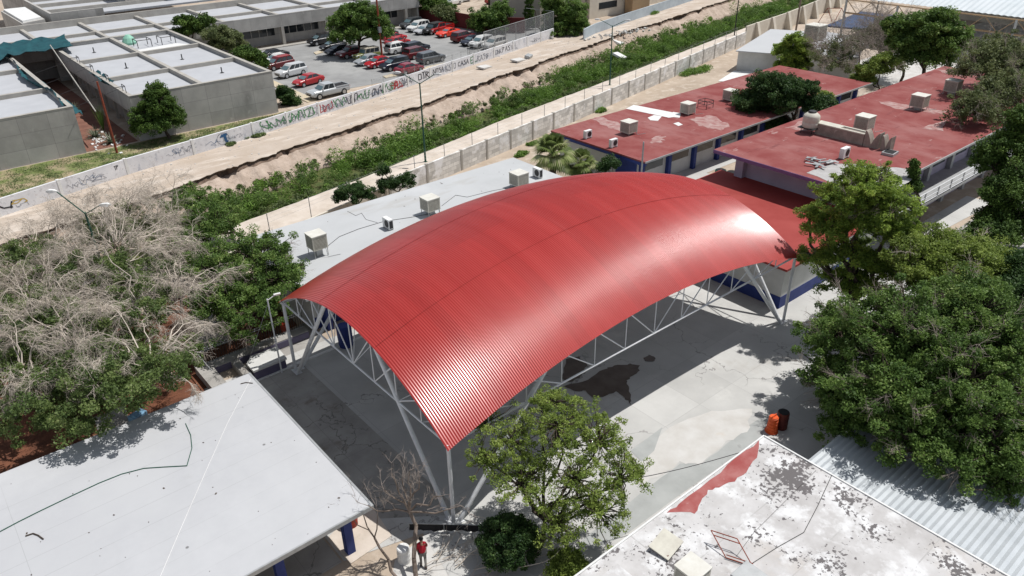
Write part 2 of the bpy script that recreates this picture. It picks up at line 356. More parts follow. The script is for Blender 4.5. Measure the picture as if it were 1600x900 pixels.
def zlevels(x):
    yw, yp, yt = Y_WALL(x), Y_PATH(x), Y_TOP(x)
    wob = (fbm(x*.16, x*0+3, 1)-.5)*1.6 + (fbm(x*1.1, x*0+7, 4)-.5)*.9 + (sn(x*2.9, x*0+1, 3)-.5)*.35
    notch = np.clip(sn(x*.62, x*0+11, 31)-.58, 0, 1)*5.0*(sn(x*.11, x*0, 8) > .3)
    yt = yt+wob
    off = 2.2+1.6*(fbm(x*.12, x*0+9, 2))
    rows = []
    rows += [(x*0-600, x*0), (x*0-60, x*0), (x*0+0, x*0), (x*0+40, x*0), (yw-3, x*0), (yw+.1, x*0)]
    rows += [('path',), (yw+.1, x*0+.25), (yp-.9, x*0+.3), (yp, x*0+.25+.1*fbm(x*.8, x*0, 6))]
    rows += [('bed',), (yp+.2, x*0+.1), (yp+1.6, -.7+x*0), (yp+3.2, -1.3+x*0)]
    yb = yt-off
    for k in (.33, .66, 1.0): rows += [((yp+3.2)*(1-k)+yb*k, -1.4+.5*fbm(x*.5, x*0+k*9, 8))]
    rows += [('bank',)]
    zb = -1.1+.4*fbm(x*.5, x*0+9, 8)
    for k in np.linspace(0, 1, 9):
        n = (fbm(x*.9, x*0+k*1.3, 11)-.5)*(1-abs(2*k-1))*1.4
        rut = (fbm(x*1.9, x*0+k*.35, 14)-.5)*(1-abs(2*k-1))*1.7
        rows += [(yb+(off-.25)*k+n*.8+notch*.55*k**3, zb+(.98-zb)*k**.95+n*.3+rut*.5-notch*.25*k**3)]
    rows += [('scarp',)]
    j = lambda s_, a: (fbm(x*1.7, x*0+s_, 15+s_)-.5)*a
    rows += [(yt-.2+notch*.6+j(0,.2), .95+j(6,.3)-notch*.2), (yt+.05+notch*.5+j(1,.3), 1.15+j(2,.2)), (yt+.25+notch*.2, 1.33+x*0), (yt-.0, 1.34+x*0), (yt-.02, 1.46+x*0)]
    rows += [('road',), (yt, FAR+x*0), (yt+.5, FAR+.03+x*0), (yt*.5+(Y_GRAF(x)-.1)*.5, FAR+.05+x*0), (Y_GRAF(x)-.1, FAR+x*0)]
    rows += [('far',), (Y_GRAF(x)+.0, FAR+x*0), (Y_GRAF(x)+4, FAR+x*0), (Y_GRAF(x)*0+180, FAR+x*0), (x*0+300, FAR+x*0), (x*0+1200, FAR+x*0)]
    return rows
rows = zlevels(xs); segs = {}; cur = 'ground'; last = None
for r_ in rows:
    if len(r_) == 1: cur = r_[0]; segs[cur] = [last]; continue
    y, z = r_; y = np.broadcast_to(y, xs.shape); z = np.broadcast_to(z, xs.shape)
    last = np.stack([xs, y, z], 1); segs.setdefault(cur, []).append(last)
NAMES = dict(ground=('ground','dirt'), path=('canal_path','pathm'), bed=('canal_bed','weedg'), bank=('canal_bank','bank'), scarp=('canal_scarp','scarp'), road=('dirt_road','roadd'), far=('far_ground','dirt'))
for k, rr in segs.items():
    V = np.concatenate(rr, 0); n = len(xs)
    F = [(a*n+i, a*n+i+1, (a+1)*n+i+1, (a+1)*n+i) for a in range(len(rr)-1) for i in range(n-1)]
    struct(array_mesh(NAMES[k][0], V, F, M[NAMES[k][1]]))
def slab(name, poly, z, m, thick=None):
    b = MB()
    if thick: b.prism(poly, z-thick, z)
    else: b.sheet(poly, z)
    return struct(b.build(name, m))
def wob(poly, amp=.25, n=6, seed=0):
    r = np.random.default_rng(seed); out = []
    for i in range(len(poly)):
        a = np.array(poly[i]); b = np.array(poly[(i+1)%len(poly)])
        for k in range(n): out.append(tuple(a+(b-a)*k/n+(r.random(2)-.5)*2*amp*(0.4 if k == 0 else 1)))
    return out
# yard concrete
YARD = [(9.4,23.9),(13.1,22.9),(12.2,18.0),(14,10),(17.6,8),(60,8),(60,22),(75,21.2),(75,23.6),(62,23.6),(62,43.6),(110,43.6),(110,46.2),(52,46.2),(46,58),(43.9,54),(43.9,41.3),(9.4,41.3)]
slab('yard_concrete', YARD, .02, M['concrete'])
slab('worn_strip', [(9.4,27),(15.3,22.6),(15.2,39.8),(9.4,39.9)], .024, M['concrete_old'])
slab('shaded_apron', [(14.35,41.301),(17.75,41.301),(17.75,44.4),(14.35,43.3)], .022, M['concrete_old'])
slab('court_kerb', [(11.5,39.85),(20,39.85),(20,40.05),(11.5,40.05)], .10, M['white'], .12)
slab('lower_yard', [(10,8),(16.5,8),(15.6,20.4),(13.1,22.75),(11.2,22.4),(9.2,20)], .012, M['concrete_patch'])
slab('pale_slab', [at(*p) for p in ((572,778),(612,838),(548,882),(512,842))], .05, M['pathm'], .05)
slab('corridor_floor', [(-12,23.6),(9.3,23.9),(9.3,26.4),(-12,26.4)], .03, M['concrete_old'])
pp = [(1010,700),(1045,668),(1112,642),(1175,640),(1168,676),(1135,690),(1095,727),(1062,722),(1036,742),(1000,760),(985,738)]
slab('repair_patch', wob([at(*p) for p in pp], .12, 4, 1), .030, M['concrete_patch'])
gp = [(985,705),(1035,668),(1022,705),(1003,722)]
slab('grey_patch', [at(*p) for p in gp], .034, M['concrete_grey'])
gp = [(1190,652),(1210,640),(1188,685),(982,832),(930,862),(905,850),(1012,762),(1040,742),(1062,724),(1095,728),(1135,693)]
slab('grey_strip', wob([at(*p) for p in gp], .08, 3, 2), .026, M['concrete_grey'])
st = [(880,604),(918,594),(944,578),(960,572),(985,569),(1000,572),(996,582),(984,590),(978,600),(986,618),(987,634),(975,622),(962,612),(942,621),(925,622),(915,612),(900,612)]
slab('wet_stain', wob([at(*p) for p in st], .10, 4, 3), .042, M['wet'])
st = [(876,590),(884,562),(905,558),(918,572),(905,592),(890,598)]
slab('wet_stain', wob([at(*p) for p in st], .10, 4, 4), .046, M['wet'])
st = [(1006,560),(1014,555),(1024,560),(1020,566),(1008,565)]
slab('wet_stain', wob([at(*p) for p in st], .06, 4, 5), .050, M['wet'])
slab('red_soil', wob([(-14,36.9),(13.6,36.9),(9.6,42.9),(17,44.4),(17,54),(12,53.8),(-14,48)], .3, 6, 6), .018, M['redsoil'])
slab('garden_path', wob([(10.4,45.2),(12.8,45.4),(14.6,50.5),(12.2,50.9)], .1, 5, 7), .05, M['concrete_old'])
slab('garden_path', [(3.0,37.2),(4.4,37.2),(5.2,42.8),(3.4,42.8)], .05, M['concrete_old'])
slab('far_right_yard', [(60,-40),(160,-40),(160,21),(60,21)], .016, M['concrete_old'])
slab('right_back_yard', wob([(100,46.5),(135,46.5),(170,62),(170,86),(118,76.6),(100,66)], .5, 5, 8), .016, M['roadd'])
slab('white_slab', [at(1122,127),at(1165,131),at(1192,112),at(1147,111)], .06, M['white'], .06)
slab('white_slab', [(84,41.2),(93,41.2),(93,43),(84,43)], .07, M['white'], .07)
slab('right_pale_yard', [(104,36),(190,10),(190,58),(110,58)], .022, M['concrete_patch'])
slab('blue_court', [at(1290,42),at(1345,20),at(1400,26),at(1350,48)], .30, mat('blue_tarp', (.03,.05,.10), .7, (.05,.08,.16), .6), .28)
# far side surfaces
slab('parking_lot', [(42.6,93.2),(48.0,93.4),(60,92.8),(72.5,96.4),(88,101),(100,107),(92,126.1),(39.8,126.1),(41.5,100)], FAR+.02, M['asphalt'])
slab('lawn_strip', wob([(-30,72.5),(4.6,77),(16.4,80.2),(30.7,83),(46,87.2),(46,89.2),(-30,89.2)], .1, 4, 9), FAR+.016, M['grassg'])
slab('campus_garden', [(15.1,89.6),(20.4,89.6),(20.4,140),(15.1,140)], FAR+.024, mat('garden_soil', (.24,.12,.085), 1, (.17,.08,.06), .8, bump=.04))
slab('kerb_island', [at(*p, 1.5) for p in ((598,120),(603,123),(722,99),(716,95))], FAR+.14, M['kerb'], .14)
slab('kerb_island', [at(*p, 1.5) for p in ((490,83),(494,86),(512,80),(508,77))], FAR+.14, M['kerb'], .14)
slab('kerb_strip', [(41.6,90.8),(43.0,91.0),(43.4,113),(42.2,113)], FAR+.12, M['kerb'], .12)
slab('entrance_pavement', [(46,124.9),(84,124.9),(84,126.2),(46,126.2)], FAR+.15, M['beamc'], .15)
slab('parking_dirt', wob([(38.6,87.6),(44,89.3),(43,92.5),(38.4,96)], .2, 4, 10), FAR+.02, M['dirt'])
slab('far_dirt', [(20,142),(60,142),(60,175),(20,175)], FAR+.012, mat('ochre_dirt', (.25,.15,.07), 1, (.2,.12,.06), .4))
# ================================================================== foliage
def leafquads(C, Rr, n, size, seed, flat=0.75, up=.35, shape=1.7, shellp=.45):
    """n leaves in each cluster sphere C (m,3) of radii Rr (m,)"""
    r = np.random.default_rng(seed); C = np.asarray(C, float); Rr = np.asarray(Rr, float); m = len(C)
    N = m*n
    d = r.normal(size=(N, 3)); d /= np.linalg.norm(d, axis=1, keepdims=True)
    rad = r.random(N)**shellp
    c = np.repeat(C, n, 0)+d*(rad*np.repeat(Rr, n))[:, None]*np.array([1, 1, flat])
    nrm = r.normal(size=(N, 3)); nrm[:, 2] = np.abs(nrm[:, 2])+up; nrm /= np.linalg.norm(nrm, axis=1, keepdims=True)
    a = np.cross(nrm, r.normal(size=(N, 3))); a /= np.linalg.norm(a, axis=1, keepdims=True); b = np.cross(nrm, a)
    s = size*(.6+.8*r.random(N))[:, None]
    V = np.stack([c-a*s*shape*.5, c+b*s*.5, c+a*s*shape*.5, c-b*s*.5], 1).reshape(-1, 3)
    F = np.arange(N*4).reshape(N, 4)
    v = np.clip(np.repeat(r.random(m), n)*.55+r.random(N)*.45, 0, 1)
    return V, F, v
def lobe_clusters(lobes, k, seed, inner=.45):
    r = np.random.default_rng(seed); out = []; w = np.array([l[3]*l[4]+l[4]*l[5]+l[3]*l[5] for l in lobes]); w = w/w.sum()
    for l, ww in zip(lobes, w):
        n = max(3, int(k*ww)); d = r.normal(size=(n, 3)); d /= np.linalg.norm(d, axis=1, keepdims=True)
        d[:, 2] = np.where(d[:, 2] < -.35, -d[:, 2]*.5, d[:, 2])
        rad = inner+(1-inner)*r.random(n)**.6; rad = np.where((r.random(n) < .13) & (inner < .6), 1+.30*r.random(n), rad)   # ragged outline
        out.append(np.array(l[:3])+d*rad[:, None]*np.array(l[3:6]))
    return np.concatenate(out, 0)
def limb(p, q, r1, r2, r, k=4, sag=.12):
    p = np.array(p, float); q = np.array(q, float); L = np.linalg.norm(q-p); pts = [p]
    for i in range(1, k+1):
        t = i/k; pt = p+(q-p)*t
        if i < k: pt = pt+r.normal(size=3)*L*sag*.5*np.array([1, 1, .6])
        pts.append(pt)
    return [np.concatenate([pts[i], pts[i+1], [r1+(r2-r1)*i/k, r1+(r2-r1)*(i+1)/k]]) for i in range(k)]
def tree(name, label, base, lobes, k, n, size, lm, seed, cr=.8, trunk_r=.2, bm=None, cat='tree', group=None, twigs=0, twm=None, flat=.75, shape=1.7, fork=.35, up=.35, inner=.45, stems=1, stump=True):
    r = np.random.default_rng(seed); base = np.array(base, float)
    t = thing(name, label, cat, tuple(base), group)
    C = lobe_clusters(lobes, k, seed, inner)
    V, F, v = leafquads(C, cr*(.6+.8*r.random(len(C))), n, size, seed+1, flat, up, shape)
    array_mesh('crown', V, F, lm, t, v, base)
    cen = np.mean([l[:3] for l in lobes], 0); sg = []
    f0 = base+(cen-base)*fork; f0[2] = base[2]+(min(l[2]-l[5]*.4 for l in lobes)-base[2])*.8
    f0[2] = max(f0[2], base[2]+.25)
    for s_ in range(stems):
        b0 = base+np.array([r.normal()*.25, r.normal()*.25, 0])*(s_ > 0)
        sg += limb(b0-np.array([0,0,.1]), f0, trunk_r, trunk_r*.72, r, 4, .06)
    tips = []
    for l in lobes:
        c = np.array(l[:3]); sg += limb(f0, c, trunk_r*.6, trunk_r*.28, r, 4, .12); tips.append(c)
    tips = np.array(tips)
    for c in C[::1]:
        i = np.argmin(np.linalg.norm(tips-c, axis=1)); sg += limb(tips[i], c, trunk_r*.16+.012, .012, r, 2, .2)
    Vt, Ft = tubes_arrays(sg, 5); array_mesh('trunk', Vt, Ft, bm or M['bark'], t, None, base)
    if twigs:
        ts = []
        for i in r.choice(len(C), min(len(C), twigs)):
            c = C[i]; d = c-cen; d /= np.linalg.norm(d)+1e-6
            grow(ts, c-d*cr*.8, d+np.array([0,0,.1]), cr*2.6, .022, 2, r, .4)
        Vt, Ft = tubes_arrays(ts, 3); array_mesh('dry_branches', Vt, Ft, twm or M['twig'], t, None, base)
    return t
def grow(out, p, d, L, rad, lv, r, spread=.55, droop=0.0, kids=(2, 4)):
    """recursive bare branch"""
    d = d/np.linalg.norm(d); k = 3; pts = [p]
    for i in range(k):
        d = d+r.normal(size=3)*.16-np.array([0, 0, droop]); d /= np.linalg.norm(d); pts.append(pts[-1]+d*L/k)
    for i in range(k):
        out.append(np.concatenate([pts[i], pts[i+1], [rad*(1-.2*i), rad*(1-.2*(i+1))]]))
    if lv > 0:
        for i in range(1, k+1):
            for _ in range(r.integers(kids[0]-1, kids[1])):
                dd = d+r.normal(size=3)*spread; grow(out, pts[i], dd, L*(.5+.25*r.random()), rad*.55, lv-1, r, spread, droop, kids)
LF = dict(
 mesq=leafmat('leaf_mesquite', (.055,.11,.025), (.165,.26,.058), (.30,.37,.12)),
 fresh=leafmat('leaf_fresh', (.12,.18,.035), (.28,.36,.075), (.36,.40,.14)),
 pine=leafmat('leaf_pine', (.10,.17,.03), (.31,.42,.07), (.48,.54,.12), rough=.6),
 dark=leafmat('leaf_dark', (.022,.055,.018), (.07,.13,.035), (.14,.2,.07)),
 olive=leafmat('leaf_olive', (.08,.11,.04), (.19,.22,.09), (.33,.33,.19)),
 cyp=leafmat('leaf_cypress', (.03,.065,.012), (.09,.155,.025), (.15,.22,.045), rough=.7, trans=.1),
 weed=leafmat('leaf_weed', (.08,.155,.03), (.20,.33,.06), (.34,.44,.14)),
 muted=leafmat('leaf_muted', (.06,.10,.03), (.16,.22,.065), (.30,.34,.14)),
 weed2=leafmat('leaf_weed_dull', (.08,.11,.04), (.18,.24,.085), (.32,.33,.18)),
 palm=leafmat('leaf_palm', (.12,.17,.045), (.3,.36,.13), (.5,.5,.28), rough=.4),
 agave=leafmat('leaf_agave', (.10,.13,.08), (.24,.27,.19), (.4,.42,.3)),
)
def lob(px, py, zc, rw, rh, rd=None):
    """crown lobe from photo pixel centre, centre height and pixel radii"""
    x, y = at(px, py, zc); s = depth(x, y, zc)/FPX; a = rw*s; c = rh*s/math.cos(R(25)); return (x, y, zc, a, rd or a, c)

def lp(bx, by, px, py, rw, rh, dd=0.0):
    """lobe whose centre lies on the photo ray, in the upright plane through the plant's own base facing the viewer (dd shifts it in depth)"""
    d = (px-800)*RT-(py-450)*UP+FPX*FW; h = np.array([bx, by]); hn = h/np.linalg.norm(h)
    t = (np.linalg.norm(h)+dd)/float(d[:2]@hn); x, y, z = float(d[0]*t), float(d[1]*t), float(CAM_H+d[2]*t)
    s = depth(x, y, z)/FPX; return (x, y, z, rw*s, rw*s, rh*s/math.cos(R(20)))
# ================================================================== CANOPY
X0, X1, Y0, Y1, EZ = 14.57, 42.78, 22.4, 39.39, 5.07
CX, CY = (X0+X1)/2, (Y0+Y1)/2
def roofz(x, y):
    u = (x-CX)/(X1-CX); w = (y-CY)/(Y1-CY)
    return EZ+.12+2.3*(1-u*u)+2.7*(1-w*w)
def build_canopy():
    t = thing('sports_canopy', 'huge arched red corrugated metal canopy on white lattice trusses over the school court', 'canopy', (CX, CY, 0))
    r = np.random.default_rng(3)
    pitch = .125; ox = .22; oy = .3
    xa, xb = X0-ox, X1+ox
    nr = int((xb-xa)/pitch); prof = []
    for i in range(nr):
        b = xa+i*pitch; s_ = i//7
        prof += [(b, 0, s_), (b+pitch*.10, 0, s_), (b+pitch*.20, .0050, s_), (b+pitch*.37, .0215, s_), (b+pitch*.47, .0282, s_), (b+pitch*.59, .0282, s_)]
    tilt = np.clip(r.normal(size=nr//7+2), -1.1, 1.1)*.0035; lift = r.normal(size=nr//7+2)*.0008
    ny = 56; ys = list(np.linspace(Y0-oy, Y1+oy, ny))
    
    ys = np.array(sorted(ys)); P_ = np.array([(p[0], p[1]) for p in prof]); sid = np.array([p[2] for p in prof])
    X = P_[:, 0][None, :].repeat(len(ys), 0); Y = ys[:, None].repeat(len(P_), 1)
    Z = roofz(X, Y)+P_[:, 1][None, :]
    loc = (X-(xa+(sid*7+3.5)*pitch)[None, :])
    Z = Z+loc*tilt[sid][None, :]+lift[sid][None, :]
    
    Z = Z+ (fbm(X*.5, Y*.5, 21)-.5)*.03
    V = np.stack([X, Y, Z], -1).reshape(-1, 3); n = len(P_)
    a = np.arange(len(ys)-1)[:, None]*n+np.arange(n-1)[None, :]; a = a.ravel()
    F = np.stack([a, a+1, a+1+n, a+n], 1)
    array_mesh('roof', V, F, M['canopy'], t, None, (CX, CY, 0))
    for yl, seg_ in ((28.0, ((xa+.1, 30.0), (30.3, xb-.1))), (33.8, ((xa+.1, 36.0),))):
        for s0_, s1_ in seg_:
            b = MB(); pts = [(x, yl, roofz(x, yl)+.031) for x in np.linspace(s0_, s1_, 40)]
            b.path(pts, .008, 4); b.build('lap_joint', mat('lap_shadow_red', (.17,.018,.016), .8), t)  # dark strip painted in for the shadow line at the sheet lap
    def chordset(kind):
        b = MB(); zc = 5.0
        if kind in ('near', 'back'):
            y = Y0 if kind == 'near' else Y1; s = 1 if kind == 'near' else -1
            N_ = 12; pts = [X0+(X1-X0)*i/N_ for i in range(N_+1)]
            lo = [(x, y, zc) for x in pts]; hi = [(x, y, roofz(x, y)-.10) for x in pts]; hi2 = [(x, y+s*1.7, roofz(x, y+s*1.7)-.10) for x in pts]
        else:
            x = X0 if kind == 'left' else X1; s = 1 if kind == 'left' else -1
            N_ = 8; pts = [Y0+(Y1-Y0)*i/N_ for i in range(N_+1)]
            lo = [(x, y, zc) for y in pts]; hi = [(x, y, roofz(x, y)-.10) for y in pts]; hi2 = [(x+s*1.7, y, roofz(x+s*1.7, y)-.10) for y in pts]
        b.path(lo, .055, 8)
        for i in range(N_):
            for k in range(3):
                pass
        def top(a, c):
            prev = a
            for k in range(1, 5):
                q = [a[j]+(c[j]-a[j])*k/4 for j in range(3)]; q[2] = roofz(q[0], q[1])-.10; b.tube(prev, q, .05, n=6); prev = q
        inner = kind == 'left'
        for i in range(N_):
            top(hi[i], hi[i+1])
            if inner: top(hi2[i], hi2[i+1])
        for i in range(1, N_): b.tube(lo[i], hi[i], .032, n=6)
        for i in range(N_):
            if i < N_/2: b.tube(hi[i], lo[i+1], .036, n=6); b.tube(hi2[i], lo[i+1], .024, n=5) if inner else None
            else: b.tube(lo[i], hi[i+1], .036, n=6); b.tube(lo[i], hi2[i+1], .024, n=5) if inner else None
        b.build('truss', M['steel'], t)
    for k in ('near', 'back', 'left', 'right'): chordset(k)
    for sx, x in ((1, X0), (-1, X1)):
        for sy, y in ((1, Y0), (-1, Y1)):
            b = MB(); b.tube((x, y, 0), (x, y, roofz(x, y)-.1), .10, n=12); b.box(x-.22, y-.22, 0, x+.22, y+.22, .045); b.box(x-.14, y-.14, 4.93, x+.14, y+.14, 5.1)
            b.build('post', M['steel'], t)
            for tx, ty, rr in ((6.2, 0, .12), (0, 6.0, .12)):
                q = (x+sx*tx, y+sy*ty); b = MB()
                f = (x+sx*(.35 if tx else 0.0), y+sy*(.35 if ty else 0.0), 0)
                b.tube(f, (q[0], q[1], roofz(*q)-.12), rr, n=12); b.box(f[0]-.2, f[1]-.2, 0, f[0]+.2, f[1]+.2, .05)
                b.build('brace', M['steel'], t)
    # inner purlins
    for y in np.linspace(Y0+3.4, Y1-3.4, 4):
        b = MB(); pts = [(x, y, roofz(x, y)-.08) for x in np.linspace(X0, X1, 25)]; b.path(pts, .035, 5); b.build('purlin', M['steel'], t)
build_canopy()
# ================================================================== SCHOOL BUILDINGS
seam = lambda name, c, c2, h, line, **k: mat(name, c, .85, c2, .25, bump=.003, bscale=4, spec=.25, brick=dict(w=60, h=h, m=.012, c=line), **k)
M['lbroof'] = seam('grey_roof_near', (.47,.475,.485), (.43,.435,.45), 1.32, (.36,.365,.37), layers=(((.40,.40,.40), .7, .64, .80), ((.505,.51,.52), .12, .5, .7)), spots=((.2,.2,.2), .6, .05))
def school(name, label, x0, x1, y0, y1, z, rm, wm, over=(.8,.8,1.6,.6), fascia=None, pillars=(), pside='front', band=None, doors=(), floor2=None):
    t = thing(name, label, 'building', ((x0+x1)/2, (y0+y1)/2, 0))
    b = MB(); b.box(x0, y0, z-.16, x1, y1, z); b.build('roof', rm, t)
    ox0, ox1, oy0, oy1 = over
    b = MB(); b.box(x0+ox0, y0+oy0, 0, x1-ox1, y1-oy1, z-.162); b.build('wall', wm, t)
    if fascia: 
        b = MB(); e = .012
        b.box(x0-e, y0-e, z-.5, x0+.12, y1+e, z-.02); b.box(x0+.121, y0-e, z-.5, x1+e, y0+.12, z-.02); b.build('fascia', fascia, t)
    return t
t = school('classroom_building', 'long flat grey-roofed classroom building filling the lower left corner with a hose across it', -14, 10.8, 23.1, 36.4, 3.2, M['lbroof'], M['wallw'], (.8,.9,3.2,.8))
b = MB(); b.box(-14, 23.06, 3.0, 10.86, 23.14, 3.22); b.box(10.76, 23.141, 3.0, 10.86, 36.4, 3.22); b.build('gutter_edge', M['galv'], t)
for x in (9.9, 6.6, 3.2, -.2, -3.6): b = MB(); b.box(x-.2, 24.0, .0, x+.2, 24.4, 3.03); b.build('pillar', M['blue'], t)
for x in (8.2, 4.8, 1.4): b = MB(); b.box(x-1, 26.27, .95, x+1, 26.30, 2.4); b.build('window', M['glass'], t)
b = MB(); b.box(10.0, 25, 2.4, 10.06, 35.6, 2.9); b.build('beam', M['blue'], t)
t = school('classroom_building', 'long flat grey-roofed building between the red canopy and the block wall with coolers on it', 17, 44.7, 41.8, 53.6, 3.2, M['greyroof'], M['wallw'], (.8,.7,1.2,.8))
for x in (18.6, 23, 27.5, 32, 36.5, 41, 43.9): b = MB(); b.box(x-.2, 42.2, 0, x+.2, 42.6, 3.03); b.build('pillar', M['blue'], t)
for x in (20.8, 25.3, 29.8, 34.3, 38.8): b = MB(); b.box(x-1.2, 42.96, 1.0, x+1.2, 42.99, 2.4); b.build('window', M['glass'], t)
b = MB(); b.box(17.8, 42.95, 0, 43.99, 42.995, .9); b.build('blue_band', M['blue'], t)
t = school('classroom_building', 'red-roofed classroom building with navy trim beside the block wall and palms', 52.8, 95, 44.0, 57.1, 3.3, M['redroof'], M['wallw'], (.7,.7,1.6,.7))
b = MB(); b.box(52.76, 44.06, 2.85, 53.04, 57.0, 3.13); b.build('fascia', M['blue'], t)
b = MB(); b.box(52.76, 43.94, 3.16, 95.05, 44.02, 3.33); b.build('roof_edge', M['galv'], t)
for x in np.arange(54, 95, 4.0): b = MB(); b.box(x-.22, 45.2, 0, x+.22, 45.62, 3.13); b.build('pillar', M['blue'], t)
for x in np.arange(56, 93, 4.0): b = MB(); b.box(x-1.3, 45.56, 1.5, x+1.3, 45.59, 2.6); b.build('window', M['glass'], t)
b = MB(); b.box(53.44, 45.6, 0, 53.49, 48.3, 3.1); b.build('corner_panel', M['blue'], t)
t = school('two_storey_building', 'large two-storey red-roofed school building with lilac end wall at the right', 54.3, 99, 23.5, 37.7, 5.8, M['redroof'], M['wallp'], (2.1,.7,1.5,1.0))
b = MB(); b.box(54.24, 23.44, 5.5, 54.36, 37.7, 5.79); b.build('fascia', M['purple'], t); b = MB(); b.box(54.361, 23.44, 5.66, 99, 23.52, 5.83); b.build('roof_edge', M['galv'], t)
b = MB(); b.box(55.9, 35.6, 3.0, 56.39, 36.4, 5.6); b.build('corner_pillar', M['wallp'], t)
b = MB(); b.box(56.42, 25.02, 5.0, 56.36, 35.5, 5.6); b.build('beam', M['purple'], t)
b = MB(); b.box(57, 22.4, 3.0, 98, 24.99, 3.2); b.build('balcony_floor', M['galv'], t)
b = MB()
for z in (3.75, 4.2, 3.35): b.tube((57.2, 22.45, z), (98, 22.45, z), .05, n=6)
for x in np.arange(57.2, 98, 2.4): b.box(x-.05, 22.4, 3.2, x+.05, 22.5, 4.2)
b.build('balcony_railing', M['steel'], t)
for x in np.arange(58.5, 97, 4.5):
    b = MB(); b.box(x-.25, 24.6, .0, x+.25, 24.97, 5.6); b.build('pillar', M['galv'], t)
    b = MB(); b.box(x+.8, 24.95, 1.0, x+3.6, 24.985, 2.4); b.build('window', M['glass'], t)
    b = MB(); b.box(x+.8, 24.95, 4.0, x+3.6, 24.985, 5.2); b.build('window', M['glass'], t)
t = school('low_wing', 'low red flat-roofed wing with blue base band tucked under the canopy end', 43.7, 56.38, 23.3, 38.1, 3.3, M['wingroof'], M['wallw'], (.25,.0,.25,.3))
b = MB(); b.box(43.93, 23.53, 0, 43.99, 37.8, .95); b.box(43.991, 23.53, 0, 56.3, 23.56, .95); b.build('blue_band', M['blue'], t)
# flaky white roof building, bottom right
WR = mat('flaky_white_roof', (.57,.56,.555), .9, (.42,.405,.395), .6, bump=.004, bscale=5, spec=.2, brick=dict(w=60, h=2.9, m=.03, c=(.42,.41,.40)),
    layers=(((.48,.44,.40), .22, .56, .75), ((.66,.66,.66), .8, .5, .62), ((.44,.43,.42), 1.8, .58, .72)))
def flaky(m):
    nt = m.node_tree; N = nt.nodes; L = nt.links; p = N['Principled BSDF']; src = p.inputs['Base Color'].links[0].from_socket
    tc = N.new('ShaderNodeTexCoord')
    a = N.new('ShaderNodeTexNoise'); a.inputs['Scale'].default_value = .42; a.inputs['Detail'].default_value = 2; L.new(tc.outputs['Object'], a.inputs[0])
    c = N.new('ShaderNodeTexNoise'); c.inputs['Scale'].default_value = 5.5; c.inputs['Detail'].default_value = 8; c.inputs['Roughness'].default_value = .6; L.new(tc.outputs['Object'], c.inputs[0])
    s = N.new('ShaderNodeMath'); s.operation = 'ADD'; L.new(a.outputs[0], s.inputs[0]); L.new(c.outputs[0], s.inputs[1])
    r = N.new('ShaderNodeMapRange'); r.inputs['From Min'].default_value = 1.125; r.inputs['From Max'].default_value = 1.16; L.new(s.outputs[0], r.inputs[0])
    x = N.new('ShaderNodeMix'); x.data_type = 'RGBA'; L.new(r.outputs[0], x.inputs[0]); L.new(src, x.inputs[6]); x.inputs[7].default_value = (.14,.13,.13,1); L.new(x.outputs[2], p.inputs['Base Color'])
flaky(WR)
t = thing('store_building', 'white peeling flat-roofed building in the lower right with a red painted strip', 'building', (18, 3, 0))
b = MB(); b.box(4, -10, 3.1, 27.55, 14.3, 3.4); b.build('roof', WR, t)
b = MB(); b.box(4.3, -9.7, 0, 27.2, 14.0, 3.098); b.build('wall', M['wallw'], t)
b = MB(); b.box(4, 14.301, 3.25, 27.6, 14.38, 3.45); b.box(27.551, -10, 3.25, 27.63, 14.30, 3.45); b.build('roof_edge', M['white'], t)
b = MB(); b.box(3, -10, 3.402, 16.3, 13.5, 3.75); b.build('raised_roof', WR, t)
pr = [(1187,688),(1182,715),(1166,738),(1148,752),(1125,762),(1106,766),(1096,785),(1086,803),(1064,800),(1041,802),(1060,788),(1110,750),(1150,716)]
b = MB(); b.sheet(wob([at(*p, 3.4) for p in pr], .07, 3, 12), 3.406); b.build('red_strip', mat('faded_red_strip', (.30,.07,.065), .85, (.38,.15,.14), 1.2, layers=(((.45,.3,.28), 2, .62, .75),)), t)
# corrugated shed
t = thing('corrugated_shed', 'low shed roofed with pale corrugated metal beside the peeling white roof', 'shed', (38, 4, 0))
def corr(name, x0, x1, y0, y1, z0, z1, pitch, dep, m, par, along='x'):
    n = int(((y1-y0) if along == 'x' else (x1-x0))/pitch); V = []; 
    for i in range(n*2+1):
        w = (y0 if along == 'x' else x0)+i*pitch/2; h = dep*(i % 2)
        zz = z0+(z1-z0)*i/(2*n)
        V += [(x0, w, zz+h), (x1, w, zz+h)] if along == 'x' else [(w, y0, z0+h), (w, y1, z1+h)]
    F = [(2*i, 2*i+1, 2*i+3, 2*i+2) if along == 'x' else (2*i, 2*i+2, 2*i+3, 2*i+1) for i in range(n*2)]
    b = MB(); b.add(V, F); b.add([(v[0], v[1], v[2]-.03) for v in V], [f[::-1] for f in F]); return b.build(name, m, par)
corr('roof', 27.7, 52, -8, 12.5, 2.45, 2.6, .30, .06, M['sheetw'], t)
b = MB(); b.box(28.2, -7.7, 0, 51.5, 12.2, 2.38); b.build('wall', M['wallw'], t)
